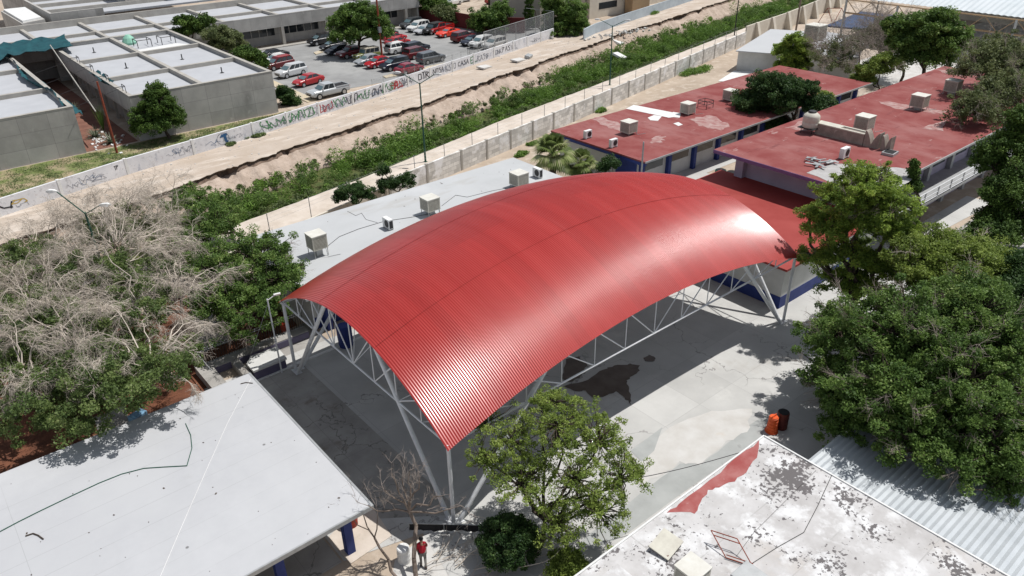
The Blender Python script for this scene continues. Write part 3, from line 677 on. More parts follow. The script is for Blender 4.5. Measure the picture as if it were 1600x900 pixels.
# small shed top right
def rotbox(poly, z0, z1, over, rm, wm, name, label, cat='shed'):
    c = (sum(p[0] for p in poly)/len(poly), sum(p[1] for p in poly)/len(poly))
    t = thing(name, label, cat, (*c, z0))
    b = MB(); b.prism(poly, z1-.14, z1); b.build('roof', rm, t)
    b = MB(); b.prism([(c[0]+(p[0]-c[0])*over, c[1]+(p[1]-c[1])*over) for p in poly], z0, z1-.142); b.build('wall', wm, t); return t
t = rotbox([(99.6,67.4),(102.2,61.8),(120,67.8),(117.4,73.2)], 0, 3.0, .93, M['greyroof2'], M['wallw'], 'storage_shed', 'small white-walled shed with grey roof beside the buttressed wall')
rotbox([at(1262,60,3), at(1274,46,3), at(1352,60,3), at(1340,100,3), at(1290,98,3)], 0, 3.0, .95, M['greyroof2'], M['wallw'], 'flat_building', 'white flat-roofed block behind the pine near the top right', 'building')
rotbox([at(1510,70,3), at(1640,78,3), at(1640,120,3), at(1560,112,3)], 0, 3.0, .95, M['white'], M['wallw'], 'flat_building', 'bright white roof showing through the trees at the right edge', 'building')
# hall with corrugated roof at the top right
def hall():
    a = Vector((*at(1325,-4,7), 7)); c = Vector((*at(1700,40,7), 7)); d = (c-a).normalized(); nn = Vector((-d.y, d.x, 0))
    if nn.dot(Vector((FW[0], FW[1], 0))) < 0: nn = -nn
    t = thing('covered_court', 'wide pale corrugated roof on rusty lattice girders at the top right corner', 'canopy', (a.x, a.y, 0))
    L = (c-a).length; V = []; n = int(L/.9); K = 8; Wd = 34.0
    for i in range(2*n+1):
        for k in range(K+1):
            u = k/K; p = a+d*(i*.45)+nn*(Wd*u); V.append((p.x, p.y, 7+3.2*4*u*(1-u)*.8+.09*(i % 2)))
    F = [(i*(K+1)+k, (i+1)*(K+1)+k, (i+1)*(K+1)+k+1, i*(K+1)+k+1) for i in range(2*n) for k in range(K)]
    b = MB(); b.add(V, F); b.build('roof', M['hallroof'], t)
    b = MB(); b.tube(a-nn*.2+Vector((0,0,-.3)), c-nn*.2+Vector((0,0,-.3)), .12); b.tube(a-nn*.2+Vector((0,0,-2.4)), c-nn*.2+Vector((0,0,-2.4)), .16)
    m_ = int(L/4)
    for i in range(m_):
        p = a-nn*.2+d*(L*i/m_); q = a-nn*.2+d*(L*(i+.5)/m_); b.tube(p+Vector((0,0,-.3)), q+Vector((0,0,-2.4)), .06); b.tube(q+Vector((0,0,-2.4)), a-nn*.2+d*(L*(i+1)/m_)+Vector((0,0,-.3)), .06)
    b.build('girder', M['tan'], t)
    for i in range(0, 5):
        p = a-nn*.2+d*(L*i/4.0); b = MB(); b.tube((p.x, p.y, 0), (p.x, p.y, 6.7), .2, n=8); b.build('post', M['galv'], t)
    b = MB(); q = a+nn*Wd; q2 = c+nn*Wd
    b.prism([(q.x, q.y), (q2.x, q2.y), (q2.x+nn.x*.3, q2.y+nn.y*.3), (q.x+nn.x*.3, q.y+nn.y*.3)], 0, 7); b.build('back_wall', M['beige'], t)
hall()
# ================================================================== CAMPUS (far left)
def campus(name, label, x0, x1, y0, y1, bx, by, zt=6.5, zb=1.5, roof_in=.5, extra=None):
    t = thing(name, label, 'building', ((x0+x1)/2, y0, zb))
    b = MB(); b.box(x0, y0, zb, x1, y0+.3, zt); b.build('end_wall', M['campus'], t); b = MB(); b.box(x0, y1-.3, zb, x1, y1, zt); b.build('end_wall', M['campus'], t)
    b = MB(); b.box(x0, y0+.301, zb+3.0, x0+.3, y1-.301, zt); b.box(x1-.3, y0+.301, zb+3.0, x1, y1-.301, zt); b.build('fascia', M['campus'], t)
    b = MB(); b.box(x0+1.4, y0+.31, zb, x1-1.4, y1-.31, zb+3.6); b.build('wall', M['campus'], t)
    b = MB(); b.box(x0+.31, y0+.31, zt-.7, x1-.31, y1-.31, zt-roof_in); b.build('roof', M['campusroof'], t)
    for y in by:
        b = MB(); b.box(x0+.302, y-.24, zt-.6, x1-.302, y+.24, zt-.02); b.build('roof_beam', M['beamc'], t)
    for x in bx:
        prev = y0+.302
        for y in list(by)+[y1]:
            e = (y-.242 if y != y1 else y1-.302)
            if e > prev: b = MB(); b.box(x-.24, prev, zt-.6, x+.24, e, zt-.02); b.build('roof_beam', M['beamc'], t)
            prev = y+.242
    b = MB(); c = .04
    for bb in ((x0-.03, y0-.03, x1+.03, y0+.42), (x0-.03, y1-.42, x1+.03, y1+.03)): b.box(bb[0], bb[1], zt, bb[2], bb[3], zt+c)
    for bb in ((x0-.03, y0+.421, x0+.42, y1-.421), (x1-.42, y0+.421, x1+.03, y1-.421)): b.box(bb[0], bb[1], zt, bb[2], bb[3], zt+c)
    b.build('parapet_cap', M['beamc'], t)
    for y in np.arange(y0+3, y1-1, 4.1):
        for x in (x0+.8, x1-.8): b = MB(); b.box(x-.15, y-.15, zb, x+.15, y+.15, zb+3.0); b.build('pillar', M['beamc'], t)
    return t
campus('campus_block', 'concrete-walled block with light roof bays at the left edge, teal tarp on its side', -34, 15.0, 89.4, 126, (-8,-20), (100.1,113.0))
campus('campus_block', 'square concrete block with six grey roof bays left of the car park', 20.6, 37.0, 89.4, 126, (28.6,), (100.2,112.5))
t = thing('campus_wing', 'long concrete wing with a shaded window front across the back of the car park', 'building', (50, 126, 1.5))
b = MB(); b.box(-40, 126.3, 4.5, 83, 126.7, 6.5); b.build('fascia', M['campus'], t)
b = MB(); b.box(-40, 128.6, 1.5, 83, 128.9, 4.5); b.build('wall', M['campus'], t)
b = MB(); b.box(-40, 126.71, 5.8, 82.6, 143.0, 6.0); b.build('roof', M['campusroof'], t)
b = MB(); b.box(-40, 143.01, 1.5, 83, 143.4, 7.0); b.build('back_wall', M['beamc'], t)
b = MB(); b.box(82.601, 126.71, 1.5, 83, 143, 6.5); b.build('end_wall', M['campus'], t)
b = MB(); b.box(-40, 132.6, 5.9, 82.5, 133.1, 6.45); b.build('roof_beam', M['beamc'], t)
for x in (-12, 0, 8, 20.2, 28.5, 37.2, 46, 55.2, 64, 73): 
    b = MB(); b.box(x-.25, 126.72, 5.9, x+.25, 132.58, 6.46); b.box(x-.25, 133.12, 5.9, x+.25, 143, 6.46); b.build('roof_beam', M['beamc'], t)
for x in (39, 47.2, 55.4, 63.6, 71.8, 80): b = MB(); b.box(x-.25, 126.3, 1.5, x+.25, 126.8, 4.498); b.build('pillar', M['beamc'], t)
for x0 in (48, 56.2, 64.4, 72.5):
    for k in range(5): b = MB(); b.box(x0+k*1.4, 128.55, 2.9, x0+k*1.4+1.25, 128.58, 4.3); b.build('window', M['glass'], t)
t = thing('campus_block', 'stepped concrete block with ribbed roof bays behind the teal tarp, top left', 'building', (40, 145, 1.5))
b = MB(); b.box(25, 145, 1.5, 25.4, 190, 8.0); b.box(25.401, 145, 1.5, 33, 145.4, 8.0); b.build('wall', M['campus'], t)
b = MB(); b.box(25.41, 145.41, 7.0, 58, 190, 7.3); b.build('roof', M['campusroof'], t)
for y in (150, 158, 166, 175): b = MB(); b.box(25.42, y-.25, 7.2, 57.9, y+.25, 7.9); b.build('roof_beam', M['beamc'], t)
b = MB(); b.box(38, 150, 7.31, 56, 175, 11.5); b.build('upper_storey', M['campus'], t)
b = MB(); b.box(41, 149.95, 8.2, 44, 149.99, 10.8); b.build('window', M['dark'], t)
t = thing('stair_block', 'small open-topped concrete box standing behind the campus at the top left', 'building', (21.5, 150, 1.5))
b = MB(); b.prism([(20.6,143.8),(24.2,145.5),(24.4,160),(20.4,160)], 1.5, 7.2); b.build('wall', M['campus'], t)
b = MB(); b.prism([(20.9,144.4),(23.9,146.2),(24.1,159.6),(20.8,159.6)], 7.2, 7.5); b.build('roof', M['white'], t)
# beige and tan houses beyond the car park
def house(label, x0, x1, y0, y1, zt, m, wins, zb=1.5, cat='building', name='apartment_house'):
    t = thing(name, label, cat, ((x0+x1)/2, (y0+y1)/2, zb))
    b = MB(); b.box(x0, y0, zb, x1, y1, zt); b.build('wall', m, t)
    b = MB(); b.box(x0-.15, y0-.15, zt, x1+.15, y1+.15, zt+.3); b.build('roof', M['beamc'], t)
    for (ax, c0, c1, z0, z1) in wins:
        b = MB()
        if ax == 'y': b.box(c0, y0-.04, z0, c1, y0-.005, z1)
        else: b.box(x0-.04, c0, z0, x0-.005, c1, z1)
        b.build('window', M['glass'], t)
    return t
house('tall plain buff building behind the slim cypress', 96.5, 108, 107.5, 122, 12, M['buff'], (('y',103,104.5,5,7),('y',99,100,9,11)))
house('cream house with a tan corner bay behind the tall hedge trees', 108.5, 122, 106.8, 120, 10, M['beige'], (('y',111,116,6.0,7.6),('y',111,116,3,4.2)))
house('tan narrow house at the end of the blue wall', 118, 123, 104.5, 106.5, 11, M['tan'], (('y',119,120,5,7),))
house('grey half-shaded house left of the top centre', 124, 140, 110, 124, 9, M['beige'], (('y',127,132,4,6),('y',134,138,4,6)))
house('low house with pale roof beyond the blue wall', 142, 160, 112, 126, 4.5, M['beige'], (('y',145,150,2.5,3.8),))
# ================================================================== WALLS AND FENCES
def wall_line(name, label, pts, h, th, m, cap=None, pil=None, pm=None, cat='wall', zb=0, buttress=None):
    c = pts[0]; t = thing(name, label, cat, (*c, zb)); b = MB()
    for (x0, y0), (x1, y1) in zip(pts[:-1], pts[1:]):
        d = Vector((x1-x0, y1-y0)); L = d.length; a = math.atan2(d.y, d.x)
        b.obox(((x0+x1)/2, (y0+y1)/2, zb+h/2), (L+th*.4, th, h), a)
    b.build('wall', m, t)
    if pil:
        for (x0, y0), (x1, y1) in zip(pts[:-1], pts[1:]):
            L = math.hypot(x1-x0, y1-y0); n = max(1, int(L/pil)); a = math.atan2(y1-y0, x1-x0); 
            for i in range(n):
                b = MB(); b.obox((x0+(x1-x0)*i/n, y0+(y1-y0)*i/n, zb+h/2+.03), (.28, th+.10, h+.06), a); b.build('pilaster', pm or m, t)
    return t
GP = [(x, float(Y_GRAF(x))) for x in (-20, -5, 4.6, 10, 16.4, 23.5, 30.7, 40, 50.9, 60, 69.8, 80, 92)]
gw = wall_line('graffiti_wall', 'long whitewashed boundary wall covered in graffiti along the dirt road', GP, 1.55, .22, M['graf'], pil=3.9, pm=M['white'], zb=FAR)
def graffiti():
    r = np.random.default_rng(44); cols = dict(k=(.03,.03,.035), g=(.06,.22,.08), r=(.40,.05,.05), b=(.03,.10,.22), y=(.5,.35,.08), s=(.16,.17,.20))
    boxes = {k: MB() for k in cols}
    GLY = dict(T=[((0,1),(1,1)),((.5,1),(.5,0))], R=[((0,0),(0,1)),((0,1),(.9,.8)),((.9,.8),(0,.5)),((.2,.5),(1,0))], O=[((.1,.1),(.1,.9)),((.1,.9),(.9,.9)),((.9,.9),(.9,.1)),((.9,.1),(.1,.1))],
      S=[((.9,.9),(.1,.8)),((.1,.8),(.9,.4)),((.9,.4),(.7,0)),((.7,0),(.05,.1))], K=[((0,0),(0,1)),((0,.5),(.9,1)),((0,.5),(1,0))], A=[((0,0),(.5,1)),((.5,1),(1,0)),((.2,.4),(.8,.4))],
      P=[((0,0),(0,1)),((0,1),(.8,.85)),((.8,.85),(0,.5))], E=[((0,0),(0,1)),((0,1),(.9,1)),((0,.5),(.7,.5)),((0,0),(.9,0))], L=[((0,1),(0,0)),((0,0),(.9,0))], N=[((0,0),(0,1)),((0,1),(.9,0)),((.9,0),(.9,1))], C=[((.9,.9),(.1,.8)),((.1,.8),(.1,.15)),((.1,.15),(.9,.1))])
    def stroke(col, x, z, dx, dz, segs_, w):
        b = boxes[col]
        for (u0, v0), (u1, v1) in segs_:
            xa, xb = x+u0*dx, x+u1*dx; za, zb_ = z+v0*dz, z+v1*dz
            L = math.hypot(xb-xa, zb_-za)
            if L < .01: continue
            nx, nz = -(zb_-za)/L*w/2, (xb-xa)/L*w/2
            q = []
            for (X_, Z_) in ((xa-nx, za-nz), (xb-nx, zb_-nz), (xb+nx, zb_+nz), (xa+nx, za+nz)):
                seg = max(i for i in range(len(GP)-1) if GP[i][0] <= X_); g0, g1 = GP[seg], GP[seg+1]
                yy = g0[1]+(g1[1]-g0[1])*(X_-g0[0])/(g1[0]-g0[0]); q.append((X_, yy-.128-.004*r.random(), FAR+min(1.52, max(.05, Z_*.88))))
            b.add(q, [(0,1,2,3)])
    def tagword(px, word, col, h, w, z=.5, wd=.10):
        x = at(px, 0, FAR)[0] if False else px
        for i, ch in enumerate(word): stroke(col, x+i*w*1.15, z+r.random()*.08, w, h, GLY[ch], wd)
    def scr(x, col, L, h, z=.4, wd=.07, k=14):
        pts = [(x+L*i/k+r.normal()*.22, z+h*(.5+.5*math.sin(i*1.3+r.random()*2.5))) for i in range(k+1)]
        for a, c in zip(pts[:-1], pts[1:]): stroke(col, a[0], a[1], c[0]-a[0], c[1]-a[1], [((0,0),(1,1))], wd)
    X_ = lambda px, py: at(px, py, FAR+.9)[0]
    tagword(X_(171,258), 'TP', 'k', .45, .22, .9, .06)
    scr(X_(0,322), 'k', 1.0, .8, .4, .14, 5); scr(X_(22,318), 'y', 1.2, .5, .7, .08, 8)
    for a, py, c, n_ in ((425,206,'g',9),(450,199,'g',8),(468,195,'g',9),(490,188,'g',5),(517,178,'r',9),(540,172,'g',6),(560,165,'k',5),(582,160,'g',9),(605,153,'k',7),(625,148,'g',9),(640,143,'r',8),(655,139,'s',6)):
        scr(X_(a, py), c, 2.2, 1.2, .35, .11, n_+6); scr(X_(a, py)+.4, 'k' if r.random() < .5 else 's', 1.9, 1.0, .3, .05, 12)
    tagword(X_(684,130), 'OTR', 'k', 1.05, .7, .35, .13); tagword(X_(705,121), 'NOSA', 'k', .9, .5, .5, .09); tagword(X_(724,114), 'KSTO', 's', 1.0, .5, .4, .1)
    tagword(X_(745,108), 'CASA', 'k', .8, .55, .5, .10); tagword(X_(764,101), 'EL', 'g', 1.0, .7, .35, .12); tagword(X_(777,98), 'RATS', 's', .9, .6, .35, .08); tagword(X_(800,89), 'TONK', 's', .8, .5, .4, .07); tagword(X_(815,84), 'PAS', 'k', .9, .6, .4, .09)
    scr(X_(646,146), 'r', 1.8, 1.1, .3, .16, 9)
    for i in range(60):
        x = r.uniform(2, 88); scr(x, 's' if r.random() < .75 else 'b', r.uniform(.8, 2.2), r.uniform(.3, .9), r.uniform(.2, .7), .03, r.integers(6, 14))
    # blue crest in a ring
    xc = X_(348, 215); n = 20
    ring = [(math.cos(2*math.pi*i/n)*.72, math.sin(2*math.pi*i/n)*.72) for i in range(n+1)]
    for a, c in zip(ring[:-1], ring[1:]): stroke('s', xc+a[0], .9+a[1], c[0]-a[0], c[1]-a[1], [((0,0),(1,1))], .05)
    for a, c, w in (((-.25,.35),(.45,.45),.3), ((.1,.4),(.25,-.45),.32), ((-.4,.2),(-.1,.5),.2), ((.2,-.4),(.45,-.5),.2)): stroke('b', xc+a[0]+.1, .9+a[1], c[0]-a[0], c[1]-a[1], [((0,0),(1,1))], w)
    for k, b in boxes.items():
        if b.v: b.build('graffiti', mat('spray_'+k, cols[k], .8), gw)
graffiti()
wall_line('boundary_wall', 'pale blue boundary wall at the far end of the dirt road', [(94.5,94.2),(99.4,96.4),(112,99.8),(134,105.4),(160,112)], 1.7, .2, mat('pale_blue_wall', (.46,.52,.56), .9, (.38,.43,.47), .8), zb=FAR)
BW = [(34,59.2),(36,59.6),(60,64.5),(86,70.3),(116.5,77.3)]
BW = [(x, float(Y_WALL(x))) for x in (34, 44, 52, 60, 73, 86, 100, 116.5)]
bw = wall_line('block_wall', 'long grey cinder block wall with faded whitewash between the school and the canal', BW, 2.15, .2, M['block'], pil=4.0, pm=M['beamc'])
wall_line('plain_wall', 'short smooth grey concrete wall behind the small dark trees', [(15,54.9),(33.8,float(Y_WALL(33.8)))], 1.6, .2, M['beige'])
t = wall_line('buttress_wall', 'tall beige wall propped by tapered buttresses at the upper right', [(116.7,77.4),(132.8,79.9),(146.9,82.9),(168,87.4),(230,101)], 3.0, .25, M['beige'])
for px, py in ((1184,65),(1208,56),(1229,46.7),(1249,36),(1269,28),(1288,18.7),(1305,12)):
    x, y = at(px, py, 0); y0 = float(np.interp(x, [116.7,132.8,146.9,168,230], [77.4,79.9,82.9,87.4,101]))
    b = MB(); w = .35
    b.add([(x-w,y0-.12,0),(x-w,y0-1.5,0),(x-w,y0-.45,3.15),(x-w,y0-.12,3.15),(x+w,y0-.12,0),(x+w,y0-1.5,0),(x+w,y0-.45,3.15),(x+w,y0-.12,3.15)], [(0,1,2,3)[::-1],(4,5,6,7),(0,1,5,4),(1,2,6,5),(2,3,7,6),(3,0,4,7)])
    b.build('buttress', M['beige'], t)
# wire fence over the block wall
t = thing('wire_fence', 'thin steel posts and wires running above the block wall beside the canal path', 'fence', (BW[0][0], BW[0][1], 2.1))
for x in np.arange(21, 117, 4.2):
    y = float(Y_WALL(x))+.45; b = MB(); b.tube((x,y,.2), (x,y,3.3), .035, n=6); b.build('post', M['galv'], t)
for z in (2.5, 2.85, 3.2): b = MB(); b.path([(x, float(Y_WALL(x))+.45, z) for x in np.arange(21, 117.5, 4.2)], .008, 3); b.build('wire', M['galv'], t)
# barbed wire on graffiti wall
t = thing('barbed_wire', 'loose coiled barbed wire with posts on top of the graffiti wall by the cars', 'fence', (50, 87.4, FAR+1.7))
b = MB(); r = np.random.default_rng(9)
for x in np.arange(49, 74, 2.0): b.tube((x, float(Y_GRAF(x)), FAR+1.7), (x, float(Y_GRAF(x)), FAR+2.5), .03, n=5)
b.build('post', M['galv'], t)
b = MB(); pts = []
for i in range(0, 900): x = 49+i*.027; pts.append((x, float(Y_GRAF(x))+.22*math.cos(i*.7), FAR+2.12+.26*math.sin(i*.7)+.04*r.normal()))
b.path(pts, .009, 3); b.build('wire', M['galv'], t)
# chain link fence and gate
t = thing('chain_link_fence', 'tall grey chain link fence round the corner of the car park', 'fence', (72.7, 96.5, FAR))
P1, P2 = (72.9, 93.9), (92.5, 99.6)
nc = netmat('chain_link', (.22,.23,.24), .42)
for i in range(8):
    u = i/7; x, y = P1[0]+(P2[0]-P1[0])*u, P1[1]+(P2[1]-P1[1])*u; b = MB(); b.tube((x,y,FAR), (x,y,FAR+4.2), .05, n=6); b.build('post', M['galv'], t)
b = MB(); b.add([(P1[0],P1[1],FAR+1.6),(P2[0],P2[1],FAR+1.6),(P2[0],P2[1],FAR+4.1),(P1[0],P1[1],FAR+4.1)], [(0,1,2,3)]); b.build('mesh', nc, t)
b = MB(); b.tube((P1[0],P1[1],FAR+4.15), (P2[0],P2[1],FAR+4.15), .04); b.tube((P2[0],P2[1],FAR+4.15), (P2[0]-1,P2[1]+6,FAR+4.15), .04); b.build('rail', M['galv'], t)
t = thing('iron_gate', 'dark barred iron gate at the near end of the chain link fence', 'gate', (71.5, 93.6, FAR))
b = MB()
for i in range(12): x = 69.2+i*.3; b.tube((x, 93.2+i*.06, FAR), (x, 93.2+i*.06, FAR+3.1), .025, n=4)
b.tube((69.2,93.2,FAR+3.1), (72.5,93.86,FAR+3.1), .03); b.build('bars', M['black'], t)
wall_line('red_wall', 'dark red wall behind the parked cars at the top of the car park', [(84.4,132),(85.6,120.9),(86.5,110.8),(91,105.5)], 2.6, .2, mat('dark_red_wall', (.14,.025,.025), .9, (.10,.02,.02), .6), zb=FAR)
wall_line('green_screen', 'dark green shade screen fence behind the campus wing', [(38,150.5),(95,156)], 3.2, .08, mat('green_screen', (.01,.07,.05), .9, (.008,.05,.04), .5), zb=FAR, cat='fence')
# school railing near the planter
t = thing('iron_railing', 'dark iron bar railing between the garden trees and the planter', 'fence', (10, 42.6, 0))
A_, B_ = (9.9, 42.75), (18.2, 42.9+.0)
b = MB(); n = 44
for i in range(n+1):
    x = 9.9+(17.0-9.9)*i/n; y = 43.0; b.tube((x,y,.5), (x,y,1.75), .018, n=4)
b.build('bars', M['black'], t)
b = MB(); b.tube((9.9,43,1.6), (17,43,1.6), .03); b.tube((9.9,43,1.75), (17,43,1.75), .02); b.tube((9.9,43,.6), (17,43,.6), .03); b.tube((9.9,43,1.6), (9.9,40.5,1.6), .03)
b.build('rail', M['galv'], t)
t = thing('planter_wall', 'low grey concrete planter walls under the railing', 'planter', (10.2, 42, 0))
b = MB(); b.box(9.6, 42.3, 0, 17.0, 43.2, .6); b.box(9.6, 39.9, 0, 10.5, 42.299, .6); b.box(11.6, 40.2, 0, 12.1, 42.299, .55); b.build('wall', M['concrete_old'], t)
b = MB(); b.box(10.505, 42.25, .08, 17.0, 42.295, .52); b.build('purple_face', mat('slate_purple', (.12,.11,.17), .9), t)
t = thing('concrete_bench', 'white-topped concrete block with dark purple sides beside the flagpole', 'bench', (13.3, 40.6, 0))
b = MB(); b.prism([(12.2,39.95),(14.25,39.95),(14.35,41.45),(12.75,41.5),(12.2,40.9)], 0, .7); b.build('base', mat('slate_purple', (.12,.11,.17), .9), t)
b = MB(); b.prism([(12.12,39.88),(14.32,39.88),(14.42,41.52),(12.7,41.58),(12.12,40.95)], .702, .84); b.build('top', M['wallw'], t)
# ================================================================== ROOFTOP AND YARD OBJECTS
def cooler(px, py, z, w, label, h=None, rz=0.0, leg=.35, hatch=False, group='evaporative coolers on the roofs', xy=None):
    x, y = xy or at(px, py, z); h = h or w*.85
    t = thing('evaporative_cooler', label, 'cooler', (x, y, z), group); t.rotation_euler = (0, 0, rz)
    def part(n, b, m): o = b.build(n, m); o.parent = t; return o
    b = MB(); b.box(-w/2, -w/2, leg, w/2, w/2, leg+h); part('body', b, M['cooler_in'])
    b = MB(); e = w/2+.012; f = w*.07
    for sx in (-1, 1):
        for sy in (-1, 1): b.box(sx*e-(f if sx > 0 else 0), sy*e-(f if sy > 0 else 0), leg-.01, sx*e+(0 if sx > 0 else f), sy*e+(0 if sy > 0 else f), leg+h+.005)
    for z0 in (leg-.01, leg+h-.09): b.box(-e-.004, -e-.004, z0, e+.004, e+.004, z0+.085)
    part('frame', b, M['cooler'])
    b = MB()
    for k in range(9):
        zz = leg+.12+k*(h-.28)/8
        for a, c in (((-e+f, -e-.01), (e-f, -e+.01)), ((-e+f, e-.01), (e-f, e+.01))): b.box(a[0], a[1], zz, c[0], c[1], zz+.035)
        for a, c in (((-e-.01, -e+f), (-e+.01, e-f)), ((e-.01, -e+f), (e+.01, e-f))): b.box(a[0], a[1], zz, c[0], c[1], zz+.035)
    part('louvre', b, M['cooler'])
    b = MB(); b.box(-e-.03, -e-.03, leg+h+.007, e+.03, e+.03, leg+h+.05); part('lid', b, mat('cooler_lid', (.66,.65,.60), .7, (.56,.54,.48), 1.6))
    b = MB(); b.path([(w*.3, -w*.52, leg+.2), (w*.3, -w*.52-.25, .05), (w*1.1, -w*.9, .03)], .018, 5); part('water_pipe', b, M['galv'])
    for sx in (-1, 1):
        for sy in (-1, 1): b = MB(); b.tube((sx*w*.46, sy*w*.46, 0), (sx*w*.46, sy*w*.46, leg), .03, n=5); part('leg', b, M['galv'])
    b = MB(); b.box(-w*.22, -w*.22, 0, w*.22, w*.22, leg); part('duct', b, M['galv'])
    return t
def condenser(px, py, z, label, rz=0.0, s=1.0):
    x, y = at(px, py, z); t = thing('ac_condenser', label, 'air conditioner', (x, y, z), 'split unit condensers on the roofs'); t.rotation_euler = (0, 0, rz)
    def part(n, b, m): o = b.build(n, m); o.parent = t; return o
    w, d, h = .95*s, .38*s, .78*s
    b = MB(); b.box(-d/2, -w/2, .1, d/2, w/2, .1+h); part('case', b, M['white'])
    b = MB(); c = (-d/2-.012, -.1*s, .1+h*.5)
    n = 18; pts = [(c[0], c[1]+.30*s*math.cos(2*math.pi*i/n), c[2]+.30*s*math.sin(2*math.pi*i/n)) for i in range(n)]
    b.add(pts, [tuple(range(n))[::-1]]); part('fan_grille', b, M['black'])
    b = MB(); b.box(-.3*s, -w/2-.012, .2*s, d*.4, -w/2-.004, .8*s); 
    b = MB(); b.box(-d/2+.04, -w/2-.012, .16, d/2-.04, -w/2-.003, h); part('coil', b, M['black'])
    for sy in (-1, 1): b = MB(); b.box(-d/2-.05, sy*w*.38-.03, 0, d/2+.05, sy*w*.38+.03, .1); part('foot', b, M['galv'])
    return t
cooler(498, 398, 3.2, 1.12, 'tall beige cooler on legs at the near left end of the grey roof', leg=.65, h=1.05)
cooler(673, 334, 3.2, 1.15, 'beige cooler half hidden behind the canopy edge mid grey roof', leg=.45)
cooler(811, 292, 3.2, 1.2, 'white-topped cooler by the far end of the grey roof above the canopy crest', leg=.3)
condenser(607, 357, 3.2, 'small white condenser alone on the grey roof between two coolers', 0, 1.0)
condenser(840, 277, 3.2, 'white condenser at the far corner of the grey roof near the palms', 0, 1.0)
cooler(982, 209, 3.3, 1.25, 'beige cooler nearest the corner of the middle red roof', leg=.25)
cooler(1074, 178, 3.3, 1.2, 'beige cooler beside the white patch on the middle red roof', leg=.2)
cooler(1140, 157, 3.3, 1.2, 'beige cooler farthest along the middle red roof next to the dark tree', leg=.2)
condenser(918, 216, 3.3, 'white condenser at the left corner of the middle red roof', R(90), .95)
condenser(958, 230, 3.3, 'white condenser close to the eave of the middle red roof', R(90), .95)
cooler(1348, 205, 5.8, 1.3, 'beige cooler behind the fallen bell gable on the big red roof', leg=.35)
cooler(1434, 171, 5.8, 1.3, 'beige cooler on legs in the middle of the big red roof', leg=.35)
cooler(1486, 147, 5.8, 1.3, 'open-sided beige cooler at the far end of the big red roof', leg=.35)
condenser(1318, 247, 5.8, 'upright white condenser beside the broken eave of the big red roof', R(90), 1.05)
cooler(0, 0, 3.4, .95, 'cream-topped cooler at the bottom edge on the white peeling roof', leg=.25, xy=at(1083,886,4.45))
t = thing('cooling_unit', 'grey metal cooling box with a round dark fan opening at the bottom edge', 'cooler', (*at(1172,899,4.1), 3.4))
ux, uy = at(1172,899,4.1); b = MB(); b.obox((ux,uy,3.75), (1.05,1.05,.7), 0); b.build('body', M['galv'], t, bevel=.02)
b = MB(); n = 20; b.add([(ux-.54, uy+.36*math.cos(2*math.pi*i/n), 3.75+.28*math.sin(2*math.pi*i/n)) for i in range(n)], [tuple(range(n))[::-1]]); b.build('fan_opening', M['dark'], t)
t = thing('roof_hatch', 'square cream hatch lid propped on the white peeling roof', 'hatch', (*at(1040,855,3.4), 3.4))
x, y = at(1040, 856, 3.4); b = MB(); b.obox((x,y,3.62), (1.15,.95,.06), R(8), R(8), R(-6)); b.build('lid', M['cooler'], t)
b = MB(); b.obox((x,y,3.48), (.9,.75,.16), R(8)); b.build('kerb', M['maroon'], t)
t = thing('drying_rack', 'thin rusty square tube frame standing on the white peeling roof', 'frame', (*at(1150,880,3.4), 3.4))
fx = [at(1134,872,3.4), at(1176,886,3.4)]; b = MB()
q0, q1 = Vector((*fx[0],3.43)), Vector((*fx[1],3.43)); v = Vector((.25,1.0,.55))
for a, c in ((q0,q1),(q0,q0+v),(q1,q1+v),(q0+v,q1+v),(q0+Vector((0,0,.16)),q1+Vector((0,0,.16))),(q0+v*.82,q1+v*.82)): b.tube(a, c, .022, n=4)
b.build('tubes', M['rustred'], t)
def cable(name, label, pts, z, m, r=.015, cat='cable', sag=0):
    b = MB(); b.path([(*at(px, py, z+.01), z+r+.002) for px, py in pts], r, 5); return tag(b.build(name, m, origin=(*at(*pts[0], z), z)), label, cat)
cable('roof_cable', 'dark cable running across the white peeling roof to the corner', ((1300,742),(1278,790),(1256,832),(1215,855),(1168,885)), 3.4, M['black'])
cable('roof_cable', 'thin dark wire on the white roof parallel to the long edge', ((1275,735),(1225,785),(1178,832),(1150,870)), 3.4, M['black'], .008)
cable('garden_hose', 'dark green hose curving over the near left grey roof', ((-20,842),(0,831),(30,815),(60,800),(110,776),(155,755),(190,741),(225,732),(255,730),(292,728),(300,700),(298,680),(290,662)), 3.2, mat('hose_green', (.02,.09,.06), .6), .022, 'hose')
cable('roof_string', 'thin white cord crossing the near left grey roof from the bottom edge to the flagpole', ((250,902),(285,820),(320,740),(355,662),(392,592)), 3.2, M['white'], .012, 'cord')
cable('roof_cable', 'grey cable looping over the long grey roof between its coolers', ((508,388),(530,370),(560,358),(600,346),(640,340),(672,334)), 3.2, M['black'], .018)
cable('roof_cable', 'short dark wire wriggling across the far half of the grey roof', ((543,330),(556,337),(565,333),(572,343),(590,348)), 3.2, M['black'], .012)
cable('roof_cable', 'dark cable over the far end of the grey roof to a small box', ((690,322),(712,305),(730,308),(770,298),(803,292)), 3.2, M['black'], .015)
cable('palm_frond', 'dry brown frond lying on the near left grey roof', ((40,838),(52,834),(60,837),(68,843)), 3.2, M['bark'], .03, 'dead frond')
cable('fallen_branch', 'short dry twig lying at the corner of the near left grey roof', ((376,600),(384,598),(395,599)), 3.2, M['bark'], .025, 'branch')
t = thing('white_patches', 'bright white waterproofing strips beside the middle cooler on the red roof', 'roof patch', (*at(1030,178,3.3), 3.3))
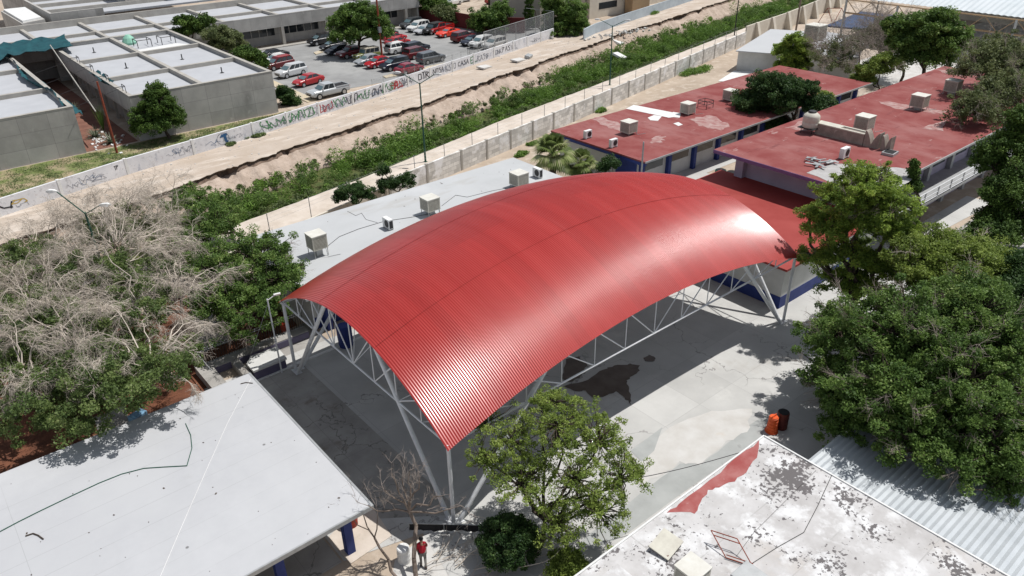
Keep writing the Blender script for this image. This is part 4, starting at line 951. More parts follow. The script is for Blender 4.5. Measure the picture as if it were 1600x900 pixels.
for poly in (((978,170),(990,164),(1052,176),(1062,182),(1045,184)), ((1012,184),(1022,180),(1034,182),(1028,189),(1016,188)), ((1040,182),(1052,175),(1064,177),(1062,184)), ((1052,193),(1060,191),(1067,195),(1060,197))):
    b = MB(); b.sheet([at(*p, 3.3) for p in poly], 3.308+.002*len(poly)); b.build('patch', M['white'], t)
t = thing('faded_patches', 'chalky grey worn strips painted over the big red roof', 'roof patch', (*at(1400,180,5.8), 5.8))
fp = mat('chalky_red', (.42,.30,.28), .95, (.30,.13,.12), 1.6)
for k, poly in enumerate((((1360,155),(1425,165),(1480,175),(1460,178),(1400,170)), ((1455,107),(1500,112),(1535,116),(1500,120)), ((1225,200),(1270,182),(1262,205)), ((1440,200),(1480,185),(1475,205)))):
    b = MB(); b.sheet(wob([at(*p, 5.8) for p in poly], .3, 4, k), 5.806+.002*k); b.build('patch', fp, t)
t = thing('faded_patches', 'chalky pale worn streaks over the middle red roof around its coolers', 'roof patch', (*at(1000,190,3.3), 3.3))
for k, poly in enumerate((((922,186),(940,182),(975,196),(978,208),(950,200)), ((1075,186),(1110,180),(1140,196),(1125,204),(1092,196)), ((1020,215),(1040,212),(1035,222),(1018,224)), ((1150,160),(1165,158),(1168,166),(1152,168)))):
    b = MB(); b.sheet(wob([at(*p, 3.3) for p in poly], .3, 5, k+20), 3.306+.0015*k); b.build('patch', fp, t)
t = thing('worn_eave', 'bare grey flaking patch at the near corner of the big red roof', 'roof patch', (*at(1350,275,5.8), 5.8))
b = MB(); b.sheet(wob([at(*p, 5.8) for p in ((1260,270),(1300,255),(1345,258),(1400,262),(1432,265),(1420,285),(1390,305),(1330,296))], .15, 4, 3), 5.815); b.build('patch', mat('bare_grey', (.46,.45,.44), .95, (.34,.33,.32), 1.2, layers=(((.12,.11,.11), 2, .6, .66),)), t)
b = MB(); r = np.random.default_rng(2)
for i in range(14): x, y = at(r.uniform(1262,1310), r.uniform(250,262), 5.8); b.obox((x, y, 5.9+r.random()*.2), (r.uniform(.5,1.6), .2, .04), r.uniform(0,3), r.uniform(-.3,.3)); 
b.build('loose_sheet', M['galv'], t)
# water tank
x, y = at(1264, 207, 5.8); t = thing('water_tank', 'round cream water tank on a metal stand on the big red roof', 'tank', (x, y, 5.8))
b = MB(); b.lathe((x,y,6.35), [(.70,0),(.74,.06),(.74,.45),(.71,.5),(.74,.55),(.74,1.0),(.70,1.1),(.45,1.3),(.34,1.34)], 24); b.build('tank', M['cooler'], t, smooth=True)
b = MB(); b.lathe((x,y,7.69), [(.36,0),(.36,.10),(.30,.15)], 18); b.build('lid', M['black'], t)
b = MB()
for i in range(4): a = math.pi/4+i*math.pi/2; b.tube((x+.75*math.cos(a), y+.75*math.sin(a), 5.8), (x+.75*math.cos(a), y+.75*math.sin(a), 6.35), .03)
b.box(x-.8, y-.8, 6.28, x+.8, y+.8, 6.34); b.build('stand', M['black'], t)
# fallen bell gable
def bell_gable():
    t = thing('bell_gable', 'long weathered masonry gable with scooped ends lying on the big red roof', 'parapet', (65.0, 31.0, 5.8))
    st = mat('weathered_stone', (.34,.29,.25), .95, (.22,.19,.165), 1.6, bump=.02, layers=(((.5,.46,.4), 1.4, .6, .7),))
    b = MB(); x = 65.0
    b.box(x-.45, 29.6, 5.8, x+.45, 34.2, 6.75); b.build('body', st, t)
    b = MB(); n = 12
    def scoop(y0, y1, zt):
        V = []; 
        for i in range(n+1):
            u = i/n; yy = y0+(y1-y0)*u; zz = 6.1+zt*abs(math.cos(math.pi*u))**1.0; V += [(x-.45, yy, zz), (x+.3, yy, zz), (x-.45, yy, 5.8), (x+.3, yy, 5.8)]
        F = []
        for i in range(n): a = i*4; F += [(a, a+1, a+5, a+4), (a, a+4, a+6, a+2), (a+1, a+3, a+7, a+5)]
        F += [(0,2,3,1), (n*4, n*4+1, n*4+3, n*4+2)]; b.add(V, F)
    scoop(29.55, 28.2, 1.1); scoop(28.0, 27.2, 1.0)
    b.build('scooped_end', st, t)
    b = MB(); b.box(x-.5, 31.9, 6.752, x+.5, 34.25, 6.85); b.box(x-.5, 29.6, 6.752, x-.3, 31.9, 6.85); b.box(x+.3, 29.6, 6.752, x+.5, 31.9, 6.85); b.build('coping', M['cooler'], t)
bell_gable()
x, y = at(1390, 241, 5.8); t = thing('roof_hatch', 'small dark square hatch near the eave of the big red roof', 'hatch', (x, y, 5.8))
b = MB(); b.obox((x,y,5.92), (1.2,1.0,.22), R(5)); b.build('kerb', M['galv'], t); b = MB(); b.obox((x,y,6.04), (.95,.78,.03), R(5)); b.build('lid', M['dark'], t)
x, y = at(1102, 168, 3.3); t = thing('cooler_stand', 'empty dark metal stand without a cooler on the middle red roof', 'stand', (x, y, 3.3)); b = MB()
for sx in (-.6, .6):
    for sy in (-.6, .6): b.tube((x+sx,y+sy,3.3), (x+sx,y+sy,4.15), .035)
for z in (4.15, 3.8):
    for a, c in (((-.6,-.6),(.6,-.6)),((.6,-.6),(.6,.6)),((.6,.6),(-.6,.6)),((-.6,.6),(-.6,-.6))): b.tube((x+a[0],y+a[1],z), (x+c[0],y+c[1],z), .035)
b.build('frame', M['black'], t)
cooler(1272, 62, 3.0, 2.4, 'large dark-sided rooftop cooler beside the pine at the top right', leg=.2)
# green barrel and clutter
def drum(name, label, x, y, z, r_, h, m, lid=None, cat='barrel', ribs=True, group=None):
    t = thing(name, label, cat, (x, y, z), group); b = MB()
    pr = [(r_*.97,0),(r_,.03),(r_,h*.32),(r_*1.04,h*.34),(r_,h*.36),(r_,h*.64),(r_*1.04,h*.66),(r_,h*.68),(r_,h-.04),(r_*.95,h)] if ribs else [(r_*.8,0),(r_*.9,h*.5),(r_,h)]
    b.lathe((x,y,z), pr, 20); b.build('body', m, t, smooth=False)
    b = MB(); b.lathe((x,y,z+h+.001), [(r_*.86,0),(r_*.86,.03)], 20); b.build('lid', lid or m, t); return t
drum('plastic_barrel', 'green plastic barrel in the shaded passage by the big red roof', 60.6, 41.0, 0, .55, 1.4, mat('green_plastic', (.01,.13,.09), .5), M['dark'])
drum('plastic_barrel', 'low pale tub beside the green barrel in the passage', 62.3, 40.8, 0, .6, .8, M['galv'], M['dark'])
# construction drum
x, y = at(1205, 674, 0); t = thing('traffic_drum', 'bright orange ribbed traffic drum standing at the yard edge', 'traffic drum', (x, y, 0))
b = MB(); pr = [(.36,0),(.37,.06)]
for k in range(5): pr += [(.31-.012*k,.08+k*.19),(.31-.012*k,.24+k*.19),(.285-.012*k,.25+k*.19),(.285-.012*k,.265+k*.19)]
pr += [(.22,1.06)]; b.lathe((x,y,0), pr, 20); b.build('body', M['orange'], t); b = MB(); b.box(x-.2, y-.03, 1.06, x+.2, y+.03, 1.16); b.build('handle', M['orange'], t)
drum('metal_barrel', 'dark maroon metal barrel right behind the orange traffic drum', *at(1220,668,0), 0, .33, 1.1, M['maroon'], M['dark'])
drum('metal_barrel', 'red barrel under the eave of the near left grey roof', *at(549,820,0), 0, .33, .95, mat('red_barrel', (.30,.03,.015), .5, (.22,.03,.02), 2), M['maroon'])
drum('water_jug', 'white plastic drum with round lid beside the bare tree', *at(632,876,0), 0, .30, .85, M['white'], M['white'])
drum('waste_bin', 'small orange-red bin behind the corner posts under the canopy', *at(448,525,0), .0, .3, 1.0, mat('bin_red', (.45,.05,.02), .6), None, 'bin', False)
b = MB(); x, y = at(541, 540, 0); t = thing('waste_bin', 'tall dark blue bin in the shade under the canopy by the planter', 'bin', (x, y, 0)); b.lathe((x,y,0), [(.45,0),(.5,.8),(.5,1.5),(.4,1.6)], 16); b.build('body', M['blue'], t)
# dark panel and rail added in place of the shaded slab drop
a0, a1 = Vector((*at(640,829,.05), 0)), Vector((*at(805,833,.05), 0)); t = thing('drop_shade_panel', 'low dark panel added for the shaded drop along the edge of the sunlit slab by the bush', 'panel', tuple(a0))
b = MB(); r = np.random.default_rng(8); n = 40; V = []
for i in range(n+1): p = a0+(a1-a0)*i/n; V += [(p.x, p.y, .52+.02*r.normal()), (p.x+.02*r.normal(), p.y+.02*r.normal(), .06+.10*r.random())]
F = [(2*i, 2*i+2, 2*i+3, 2*i+1) for i in range(n)]; b.add(V, F); b.build('panel', M['dark'], t)
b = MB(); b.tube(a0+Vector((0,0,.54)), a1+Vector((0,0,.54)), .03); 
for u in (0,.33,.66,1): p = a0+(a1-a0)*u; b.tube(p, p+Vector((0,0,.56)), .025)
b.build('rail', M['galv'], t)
for k,(px,py,lb) in enumerate(((620,893,'flat grey stone'),)): pass
# flagpole and yard poles
x, y = at(440.6, 582.5, 0); t = thing('light_pole', 'thin pale lamp pole with a guy wire at the left end of the canopy', 'pole', (x, y, 0))
b = MB(); b.tube((x,y,0), (x,y,5.4), .055, .045, n=8); b.build('pole', M['steel'], t)
b = MB(); b.tube((x,y,5.3), (x+.45,y-.1,5.55), .03); b.obox((x+.6,y-.12,5.56), (.4,.16,.09), R(-12)); b.build('lamp_head', M['white'], t)
b = MB(); b.tube((x,y,5.1), (x-2.1,y+.6,.6), .012); b.build('guy_wire', M['galv'], t)
x, y = at(1000, 272, 0); x, y = 51.6, 43.4; t = thing('flag_pole', 'plain grey metal pole standing at the near corner of the middle red roof', 'pole', (x, y, 0)); b = MB(); b.tube((x,y,0), (x,y,5.6), .10, .07, n=8); b.build('pole', M['galv'], t)
b = MB(); b.lathe((x,y,5.6), [(.03,0),(.07,.05),(.03,.12)], 8); b.build('finial', M['galv'], t)
def lamp(x, y, z0, h, label, m, arms, group='street lamps along the canal'):
    t = thing('street_lamp', label, 'street lamp', (x, y, z0), group)
    b = MB(); b.tube((x,y,z0), (x,y,z0+h), .11, .065, n=10); b.box(x-.18, y-.18, z0, x+.18, y+.18, z0+.06); b.build('pole', m, t)
    for dx, dy, dz in arms:
        e = Vector((x+dx, y+dy, z0+h+dz)); d = Vector((dx, dy, 0)).normalized()
        b = MB(); b.tube((x,y,z0+h-.1), e, .04, n=6); a = b.build('arm', m, t)
        b = MB(); c = e+d*.3; n = 10; V = []; 
        for k, (f, w, zt, zb) in enumerate(((-.38,.05,.03,-.03), (-.15,.15,.11,-.07), (.15,.17,.12,-.09), (.38,.06,.04,-.04))):
            for sy, zz in ((-w,zb),(w,zb),(w*.7,zt),(-w*.7,zt)): V.append((c.x+d.x*f-d.y*sy, c.y+d.y*f+d.x*sy, c.z+zz))
        F = [(k*4+i, k*4+(i+1)%4, k*4+4+(i+1)%4, k*4+4+i) for k in range(3) for i in range(4)]+[(3,2,1,0),(12,13,14,15)]
        b.add(V, F); b.build('lamp_head', M['white'], t)
    return t
lamp(79.4, 73.7, .25, 8.1, 'tall green street lamp with two heads beside the widest canal weeds', M['lampgreen'], ((-1.2,1.3,.8),(1.2,-1.3,.7)))
lamp(42.2, 65.2, .25, 8.4, 'green street lamp with Y arms on the path left of the grey roof end', M['lampgreen'], ((-1.3,1.4,1.0),(1.1,-1.2,.9)))
x, y = at(137, 345, 7.6); lamp(x, y, 0.2, 8.0, 'street lamp with twin white heads rising above the dry tree', M['lampgreen'], ((-1.1,1.0,1.5),(.9,-.7,.5)))
x, y = at(1147, 58, 0); lamp(x, y, .2, 10.5, 'dark lamp post cut by the top edge beside the tall wall', M['black'], ((-1,1,.7),))
def pole(name, label, x, y, z0, h, r_, m, lean=(0,0), extra=None, cat='pole'):
    t = thing(name, label, cat, (x, y, z0)); b = MB(); b.tube((x,y,z0), (x+lean[0],y+lean[1],z0+h), r_, r_*.75, n=8); b.build('pole', m, t); return t
t = pole('steel_pole', 'rusty red steel pole on the grass strip beside the round cypress', *at(183,239,1.5), 1.5, 7.6, .13, M['rustred'])
t = pole('steel_pole', 'tall rusty red pole rising among the cars in the car park', *at(597,89,1.5), 1.5, 14, .17, M['rustred']); x, y = at(597,89,1.5); b = MB(); b.box(x-.25, y-.2, 5.2, x+.25, y+.2, 6.1); b.build('meter_box', M['galv'], t)
x, y = at(1243, 51, 0); t = pole('utility_pole', 'leaning wooden utility pole at the foot of the buttressed wall', x, y, 0, 12, .18, M['barkl']); b = MB(); b.tube((x-1,y,10), (x+1,y,10), .06); b.build('crossarm', M['barkl'], t)
x, y = at(1361, 60, 0); t = pole('utility_pole', 'pale pole with a crosspiece behind the grey bare trees', x, y, 0, 9, .16, M['galv']); b = MB(); b.box(x-.9, y-.08, 8.8, x+.9, y+.08, 9.0); b.build('crossarm', M['galv'], t)
x, y = at(1290, 38, 0); t = thing('swing_frame', 'thin metal A-frame swing set near the blue court', 'swing frame', (x, y, 0)); b = MB()
p = [Vector((*at(px,py,0),0)) for px,py in ((1278,36),(1300,34),(1300,40),(1322,30))]; u0 = (p[0]+p[1])/2+Vector((0,0,2.6)); u1 = (p[2]+p[3])/2+Vector((0,0,2.6))
for a, c in ((p[0],u0),(p[1],u0),(p[2],u1),(p[3],u1),(u0,u1)): b.tube(a, c, .06, n=5)
b.build('frame', M['rustred'], t)
# slabs and rubble on the dirt road
for px, py, w, lb in ((757,107,2.3,'broken concrete slab tilted on the dirt road below the gate'), (810,96,2.6,'pale flat concrete slab on the dirt road near the chain link fence')):
    x, y = at(px, py, FAR); b = MB(); b.obox((x,y,FAR+.22), (w,1.3,.22), R(18), R(6), R(5)); tag(b.build('concrete_slab', M['concrete_patch'], origin=(x,y,FAR)), lb, 'slab')
x, y = at(826, 91, FAR); b = MB(); b.obox((x,y,FAR+.3), (1.6,.9,.5), R(30), R(10)); tag(b.build('rubble_pile', M['galv'], origin=(x,y,FAR), bevel=.12), 'grey lump of rubble beside the pale slab on the dirt road', 'rubble')
for px, py, w, lb in ((965,68,2.6,'white broken slab on the canal bank behind the tall lamp'), (968,90,2.6,'pale slab half sunk in the weeds below the tall lamp')):
    x, y = at(px, py, .2); b = MB(); b.obox((x,y,.5), (w,1.8,.3), R(25), R(22), R(8)); tag(b.build('concrete_slab', M['white'], origin=(x,y,.3)), lb, 'slab')
def scatter(name, label, cat, cx, cy, z, rx, ry, n, s, m, seed, kind='stuff'):
    r = np.random.default_rng(seed); b = MB()
    for i in range(n):
        x, y = cx+r.normal()*rx, cy+r.normal()*ry; k = s*(.4+r.random()); b.obox((x,y,z+k*.2), (k,k*.7,k*.5), r.random()*3, r.random(), r.random())
    return tag(b.build(name, m, origin=(cx,cy,z)), label, cat, kind=kind)
scatter('rubble', 'scattered pale rubble beside the blue wall on the dirt road', 'rubble', 101, 93.5, FAR, 3.5, .8, 90, .35, M['concrete_patch'], 3)
scatter('garden_stones', 'white stones and gravel in the red garden bed between the campus blocks', 'stones', 17.5, 92.5, FAR, 1.0, 2.0, 60, .25, M['white'], 4)
r0_ = np.random.default_rng(77); bb = MB()
for i in range(420):
    x = r0_.uniform(5, 120); u = r0_.random(); y = float(Y_TOP(x))*(1-u)+float(Y_GRAF(min(x,92)))*u; k = .05+.16*r0_.random()**2; bb.obox((x,y,FAR+.04), (k,k*.8,k*.5), r0_.random()*3)
tag(bb.build('road_gravel', M['concrete_patch']), 'loose stones strewn over the dirt road', 'stones', kind='stuff')
bb = MB()
for i in range(260):
    x = r0_.uniform(12, 110); y = float(Y_TOP(x))-r0_.uniform(.8, 3.0); k = .12+.3*r0_.random()**2; bb.obox((x,y,.1+r0_.random()*.6-.5), (k,k*.8,k*.6), r0_.random()*3, r0_.random())
tag(bb.build('bank_rubble', M['bank']), 'clods and stones on the eroded canal bank', 'stones', kind='stuff')
# roof clutter on the campus
t = thing('roof_racks', 'two dark metal frames on white waterproofing in a campus roof bay', 'rack', (32, 121, 6))
b = MB()
for x0 in (29.9, 33.2):
    for a, c in (((x0,117.5),(x0+1.9,117.5)), ((x0,119.5),(x0+1.9,119.5))):
        b.tube((*a,6), (*a,7), .05); b.tube((*c,6), (*c,7), .05); b.tube((*a,7), (*c,7), .05)
    b.tube((x0,117.5,7), (x0,119.5,7), .05); b.tube((x0+1.9,117.5,7), (x0+1.9,119.5,7), .05)
b.build('frame', M['black'], t); b = MB(); b.sheet([(29.2,114),(36.3,115.2),(35,117.4),(29.2,116.4)], 6.012); b.build('white_coat', M['white'], t)
x, y = 29.9, 121.5; b = MB(); b.lathe((x,y,6), [(.9,0),(1.0,.3),(.7,.9),(.3,1.3)], 12); tag(b.build('covered_fan', mat('mint_plastic', (.25,.5,.38), .6), origin=(x,y,6)), 'mint green covered roof fan beside the metal racks', 'roof fan')
b = MB(); b.lathe((46,150,7.31), [(1.2,0),(1.2,1.4),(.8,1.9)], 14); tag(b.build('roof_drum', M['white'], origin=(46,150,7.3)), 'white round roof ventilator on the stepped campus block', 'ventilator')
r = np.random.default_rng(12)
for k, (x, y, lb) in enumerate(((24,94,'front left bay'), (25,106,'middle left bay'), (24.5,119,'back left bay'), (33,95,'front right bay'), (32,106,'middle right bay'))):
    t = thing('roof_drain', 'small dark drain pipe standing in the %s of the six-bay roof' % lb, 'vent pipe', (x, y, 6), 'vent pipes on the campus roof')
    b = MB(); b.tube((x,y,6), (x,y,6.7), .07); b.build('pipe', M['black'], t); b = MB(); b.lathe((x,y,6), [(.28,0),(.2,.06)], 8); b.build('flange', M['black'], t)
# teal tarp hung between the campus blocks
def tarp():
    t = thing('shade_tarp', 'torn teal shade cloth draped along the gap between the two campus blocks', 'tarp', (14.5, 110, 6.5))
    r = np.random.default_rng(6)
    def strip(L0, L1, n, k, amp):
        V = []
        for i in range(n+1):
            u = i/n; a = Vector(L0(u)); c = Vector(L1(u))
            for j in range(k+1): w = j/k; p = a+(c-a)*w; p += Vector((r.normal()*amp*.5, r.normal()*amp*.5, r.normal()*amp-math.sin(w*math.pi)*.35)); V.append(p)
        F = [(i*(k+1)+j, (i+1)*(k+1)+j, (i+1)*(k+1)+j+1, i*(k+1)+j+1) for i in range(n) for j in range(k)]
        b = MB(); b.add(V, F); o = b.build('cloth', M['teal'], t, smooth=True); return o
    strip(lambda u: (14.2+.5*math.sin(u*9), 90.5+u*32, 6.75), lambda u: (15.9+.3*math.sin(u*13), 90.5+u*32, 5.3-.6*u), 40, 6, .10)
    strip(lambda u: (9.5+13*u, 117.0+4*math.sin(u*2.3), 6.9), lambda u: (9.5+13.5*u, 127.2, 7.4), 18, 8, .16)
    strip(lambda u: (20.2, 97+u*7, 6.7), lambda u: (21.2, 97+u*7, 6.65), 8, 3, .1)
    b = MB(); b.tube((20.0,122,7.2), (17.2,90.5,5.3), .07); b.build('ridge_pole', M['beamc'], t)
tarp()
t = thing('wall_brackets', 'row of thin black brackets with wires along the left edge of the six-bay roof', 'brackets', (20.5, 95, 6.5))
for y in (91, 97.5, 104, 110.5): b = MB(); b.path([(20.8,y,6.5),(20.8,y,7.3),(19.6,y,7.3)], .04, 4); b.path([(20.8,y+1.2,6.5),(20.8,y+1.2,7.3),(20.8,y,7.3)], .04, 4); b.build('bracket', M['black'], t)
for y in (91, 97.5, 104, 110.5): b = MB(); b.tube((20.8,y,7.25), (15,y-2,6.5), .02, n=3); b.build('wire', M['black'], t)
# ================================================================== CARS
def ring(x, w, z0, zb, zt):      # body cross-section, 8 points
    return [(x,-w*.92,z0),(x,-w,z0+.12),(x,-w,zb),(x,-w*.90,zt),(x,w*.90,zt),(x,w,zb),(x,w,z0+.12),(x,w*.92,z0)]
SPEC = dict(
 sedan=dict(L=4.6, W=.88, st=[(-2.3,.70,.42,.62,.80),(-2.1,.85,.28,.78,.98),(-1.3,.88,.22,.82,1.02),(0,.88,.2,.82,.98),(1.0,.88,.22,.80,.95),(1.8,.85,.24,.70,.84),(2.3,.66,.38,.56,.66)], cab=[(-1.75,1.0,.76),(-1.05,1.42,.62),(.2,1.45,.62),(1.15,.96,.76)], wb=(-1.32,1.38), wr=.33),
 coupe=dict(L=4.7, W=.95, st=[(-2.35,.78,.42,.66,.86),(-2.1,.92,.28,.82,1.02),(-1.3,.95,.2,.84,1.02),(0,.93,.2,.80,.95),(1.0,.94,.2,.80,.96),(1.9,.92,.24,.74,.86),(2.35,.76,.36,.56,.68)], cab=[(-1.75,1.0,.74),(-.95,1.33,.60),(-.1,1.36,.60),(.75,.96,.74)], wb=(-1.35,1.45), wr=.36),
 suv=dict(L=4.7, W=.93, st=[(-2.35,.84,.42,.9,1.05),(-2.2,.92,.30,.98,1.12),(-1.3,.93,.25,.98,1.12),(0,.93,.25,.96,1.10),(1.1,.93,.26,.95,1.08),(1.9,.91,.28,.88,1.02),(2.35,.76,.40,.68,.84)], cab=[(-2.25,1.12,.82),(-2.0,1.68,.70),(.3,1.74,.70),(1.2,1.08,.80)], wb=(-1.4,1.42), wr=.38),
 jeep=dict(L=4.2, W=.85, st=[(-2.1,.84,.45,1.0,1.12),(-2.0,.85,.42,1.0,1.14),(0,.85,.42,1.0,1.14),(.8,.80,.42,.98,1.12),(1.0,.66,.45,.98,1.10),(2.0,.64,.5,.95,1.06),(2.1,.62,.5,.9,1.0)], cab=[(-2.05,1.14,.82),(-2.0,1.80,.76),(.45,1.82,.76),(.75,1.14,.78)], wb=(-1.25,1.30), wr=.42),
 pickup=dict(L=5.7, W=.97, st=[(-2.85,.93,.5,.98,1.12),(-2.7,.96,.42,.98,1.14),(-.8,.97,.38,.98,1.14),(0,.97,.38,.98,1.14),(1.2,.97,.38,.98,1.12),(2.4,.93,.4,.94,1.08),(2.85,.84,.5,.78,.94)], cab=[(-.75,1.14,.84),(-.6,1.75,.72),(.75,1.78,.72),(1.45,1.12,.82)], wb=(-1.85,1.85), wr=.42),
)
def car(kind, px, py, label, col, rz, roofcol=None, z=FAR+.02, top=None, xy=None):
    sp = SPEC[kind]; x, y = xy or at(px, py, z)
    t = thing('parked_car' if kind != 'pickup' else 'parked_pickup', label, 'car' if kind != 'pickup' else 'pickup truck', (x, y, z), 'cars parked in the far car park')
    t.rotation_euler = (0, 0, rz)
    pm = mat('car_'+'_'.join('%02d' % int(c*99) for c in col), col, .28, spec=.5, coat=.25)
    def part(n, b, m, smooth=False, par=None):
        o = b.build(n, m, smooth=smooth); o.parent = par or t; return o
    b = MB(); V = []; 
    for (sx, w, z0, zb, zt) in sp['st']: V += ring(sx, w, z0, zb, zt)
    n = len(sp['st']); F = [(k*8+i, k*8+(i+1)%8, k*8+8+(i+1)%8, k*8+8+i) for k in range(n-1) for i in range(8)]+[tuple(range(8))[::-1], tuple(range((n-1)*8, n*8))]
    b.add(V, F)
    if kind == 'pickup': pass
    body = part('body', b, pm); 
    bv = body.modifiers.new('bevel', 'BEVEL'); bv.width = .05; bv.segments = 2
    c = sp['cab']; b = MB(); V = []
    zb_ = c[0][1]; 
    lo = [(c[0][0], c[0][2]), (c[3][0], c[3][2])]
    b.add([(c[0][0],-c[0][2],zb_-.05),(c[0][0],c[0][2],zb_-.05),(c[3][0],c[3][2],c[3][1]-.05),(c[3][0],-c[3][2],c[3][1]-.05),
           (c[1][0],-c[1][2],c[1][1]),(c[1][0],c[1][2],c[1][1]),(c[2][0],c[2][2],c[2][1]),(c[2][0],-c[2][2],c[2][1])],
          [(0,1,5,4)[::-1],(1,2,6,5)[::-1],(2,3,7,6)[::-1],(3,0,4,7)[::-1],(4,5,6,7),(0,3,2,1)[::-1]])
    part('cabin', b, pm if kind != 'jeep' else (mat('car_soft_top', (.03,.03,.03), .8) if roofcol is None else mat('car_hardtop', roofcol, .6)))
    if roofcol and kind != 'jeep': b = MB(); b.box(c[1][0]+.1, -c[1][2]+.06, c[1][1]+.02, c[2][0]-.1, c[2][2]-.06, c[2][1]+.03); part('roof_panel', b, mat('car_roof', roofcol, .3))
    B0, B1, T0, T1 = Vector((c[0][0],0,zb_)), Vector((c[3][0],0,c[3][1])), Vector((c[1][0],0,c[1][1])), Vector((c[2][0],0,c[2][1]))
    wb_, wt = c[0][2], c[1][2]
    def quad(a, bq, cq, d, off): 
        a, bq, cq, d = map(Vector, (a, bq, cq, d)); nn = (bq-a).cross(d-a).normalized(); m_ = MB(); ctr = (a+bq+cq+d)/4
        m_.add([p+(ctr-p)*.0+nn*off for p in (a, bq, cq, d)], [(0,1,2,3)]); return m_
    def lerp(a, b_, u): return a+(b_-a)*u
    # windscreen and rear window
    f = [(c[3][0],-wb_*.88,c[3][1]+.03),(c[3][0],wb_*.88,c[3][1]+.03),(c[2][0],wt*.88,c[2][1]-.06),(c[2][0],-wt*.88,c[2][1]-.06)]
    part('windscreen', quad(*f, .012), M['glassb'])
    g = [(c[0][0],wb_*.85,zb_+.05),(c[0][0],-wb_*.85,zb_+.05),(c[1][0],-wt*.85,c[1][1]-.08),(c[1][0],wt*.85,c[1][1]-.08)]
    part('rear_window', quad(*g, .012), M['glass'])
    for s in (-1, 1):
        for k, (u0, u1) in enumerate(((.06,.34),(.38,.64),(.68,.93)) if kind in ('suv','jeep') else ((.10,.48),(.53,.90))):
            P_ = []
            for u, top_ in ((u0,0),(u1,0),(u1,1),(u0,1)):
                base = lerp(B0, B1, u); tp = lerp(T0, T1, u); p = lerp(base, tp, .90 if top_ else .10); w = wb_+(wt-wb_)*(.90 if top_ else .10); P_.append((p.x, s*w, p.z))
            if s > 0: P_ = P_[::-1]
            part('side_window', quad(*P_, .010), M['glass'])
    for wx in sp['wb']:
        for s in (-1, 1):
            b = MB(); yy = s*(sp['W']-.10); b.tube((wx, yy-.11, sp['wr']), (wx, yy+.12 if s > 0 else yy+.11, sp['wr']), sp['wr'], n=16)
            if s < 0: b = MB(); b.tube((wx, yy+.11, sp['wr']), (wx, yy-.12, sp['wr']), sp['wr'], n=16)
            w_ = part('wheel', b, M['tyre']); b = MB(); o_ = yy+s*.121; b.tube((wx, o_, sp['wr']), (wx, o_+s*.012, sp['wr']), sp['wr']*.62, n=12); q = b.build('rim', M['rim']); q.parent = w_
    xf = sp['st'][-1][0]; xr = sp['st'][0][0]; wf = sp['st'][-1][1]; zf = sp['st'][-1][3]; zr = sp['st'][0][3]
    for s in (-1, 1):
        b = MB(); b.obox((xf-.10, s*wf*.86, zf+.02), (.26,.30,.13), s*-.35); part('headlight', b, M['lightc'])
        b = MB(); b.obox((xr+.05, s*wf*.92, zr+.02), (.16,.26,.15), 0); part('tail_light', b, M['lightr'])
    b = MB(); b.box(xf-.03, -wf*.55, zf-.18, xf+.02, wf*.55, zf-.03); part('grille', b, M['black'])
    for s in (-1, 1): b = MB(); b.obox((c[3][0]-.25, s*(wb_+.14), zb_+.08), (.14,.20,.13)); part('mirror', b, pm)
    if kind == 'pickup':
        b = MB(); b.box(-2.72, -.80, 1.141, -.85, .80, 1.165); part('cargo_bed', b, M['dark'])
        b = MB()
        for s in (-1, 1): b.box(-2.75, s*.9-.06, 1.12, -.8, s*.9+.06, 1.26)
        b.box(-2.80, -.84, 1.12, -2.70, .84, 1.26); part('bed_side', b, pm)
    return t
WH, SI, BK, RD, DR, GY, NV = (.72,.72,.70), (.42,.44,.45), (.012,.012,.014), (.38,.015,.018), (.12,.008,.012), (.10,.11,.12), (.012,.016,.03)
LFT, RGT = R(183), R(4)
car('pickup', 513.5, 150, 'silver extended cab pickup parked against the graffiti wall', SI, R(184))
car('sedan', 482.4, 132, 'red sedan between the silver pickup and the silver SUV', RD, R(190))
car('suv', 456, 118.5, 'silver SUV with open-looking roof next to the concrete block', (.55,.56,.56), R(190))
car('suv', 436, 107, 'dark red SUV partly behind the silver SUV', DR, R(188), roofcol=(.3,.04,.04))
car('sedan', 434, 99, 'white car tucked between the dark red SUV and a black one by the shrubs', WH, R(186))
car('sedan', 431, 90.5, 'black sedan facing out beside the clipped shrubs', BK, R(4))
car('suv', 502.6, 69, 'black SUV alone in front of the campus wing windows', BK, LFT)
car('sedan', 521, 77, 'black sedan under the left edge of the car park tree', BK, LFT)
car('sedan', 529.5, 84, 'glossy black sedan in front of the car park tree', NV, LFT)
car('pickup', 553, 88.5, 'dark red pickup in the shade of the car park tree', DR, LFT)
car('jeep', 573, 93.5, 'olive off-roader with a beige hard top in the middle row', (.17,.18,.05), LFT, roofcol=(.42,.38,.31))
car('sedan', 577, 100, 'silver sedan between the olive off-roader and a red hatchback', (.36,.38,.40), LFT)
car('sedan', 592.5, 104, 'bright red car beside a black SUV in the middle row', (.42,.02,.03), LFT)
car('suv', 617, 108, 'black SUV next to the maroon sedan near the wall', NV, LFT)
car('sedan', 640, 113.5, 'maroon sedan at the end of the middle row by the graffiti wall', (.22,.01,.025), RGT)
car('suv', 674, 97.5, 'dark grey SUV facing right at the row end near the gate', GY, RGT)
car('suv', 653, 90, 'red and black SUV beside the dark grey one', DR, RGT)
car('suv', 651, 81.5, 'dark blue SUV between a red SUV and a white hatchback', NV, RGT)
car('suv', 624, 82, 'white hatchback facing right in the middle row', WH, RGT)
car('sedan', 622, 71, 'red sedan behind the white hatchback', RD, RGT)
car('sedan', 617, 64, 'bright red car farthest back in its row near the rusty pole', (.45,.02,.03), RGT)
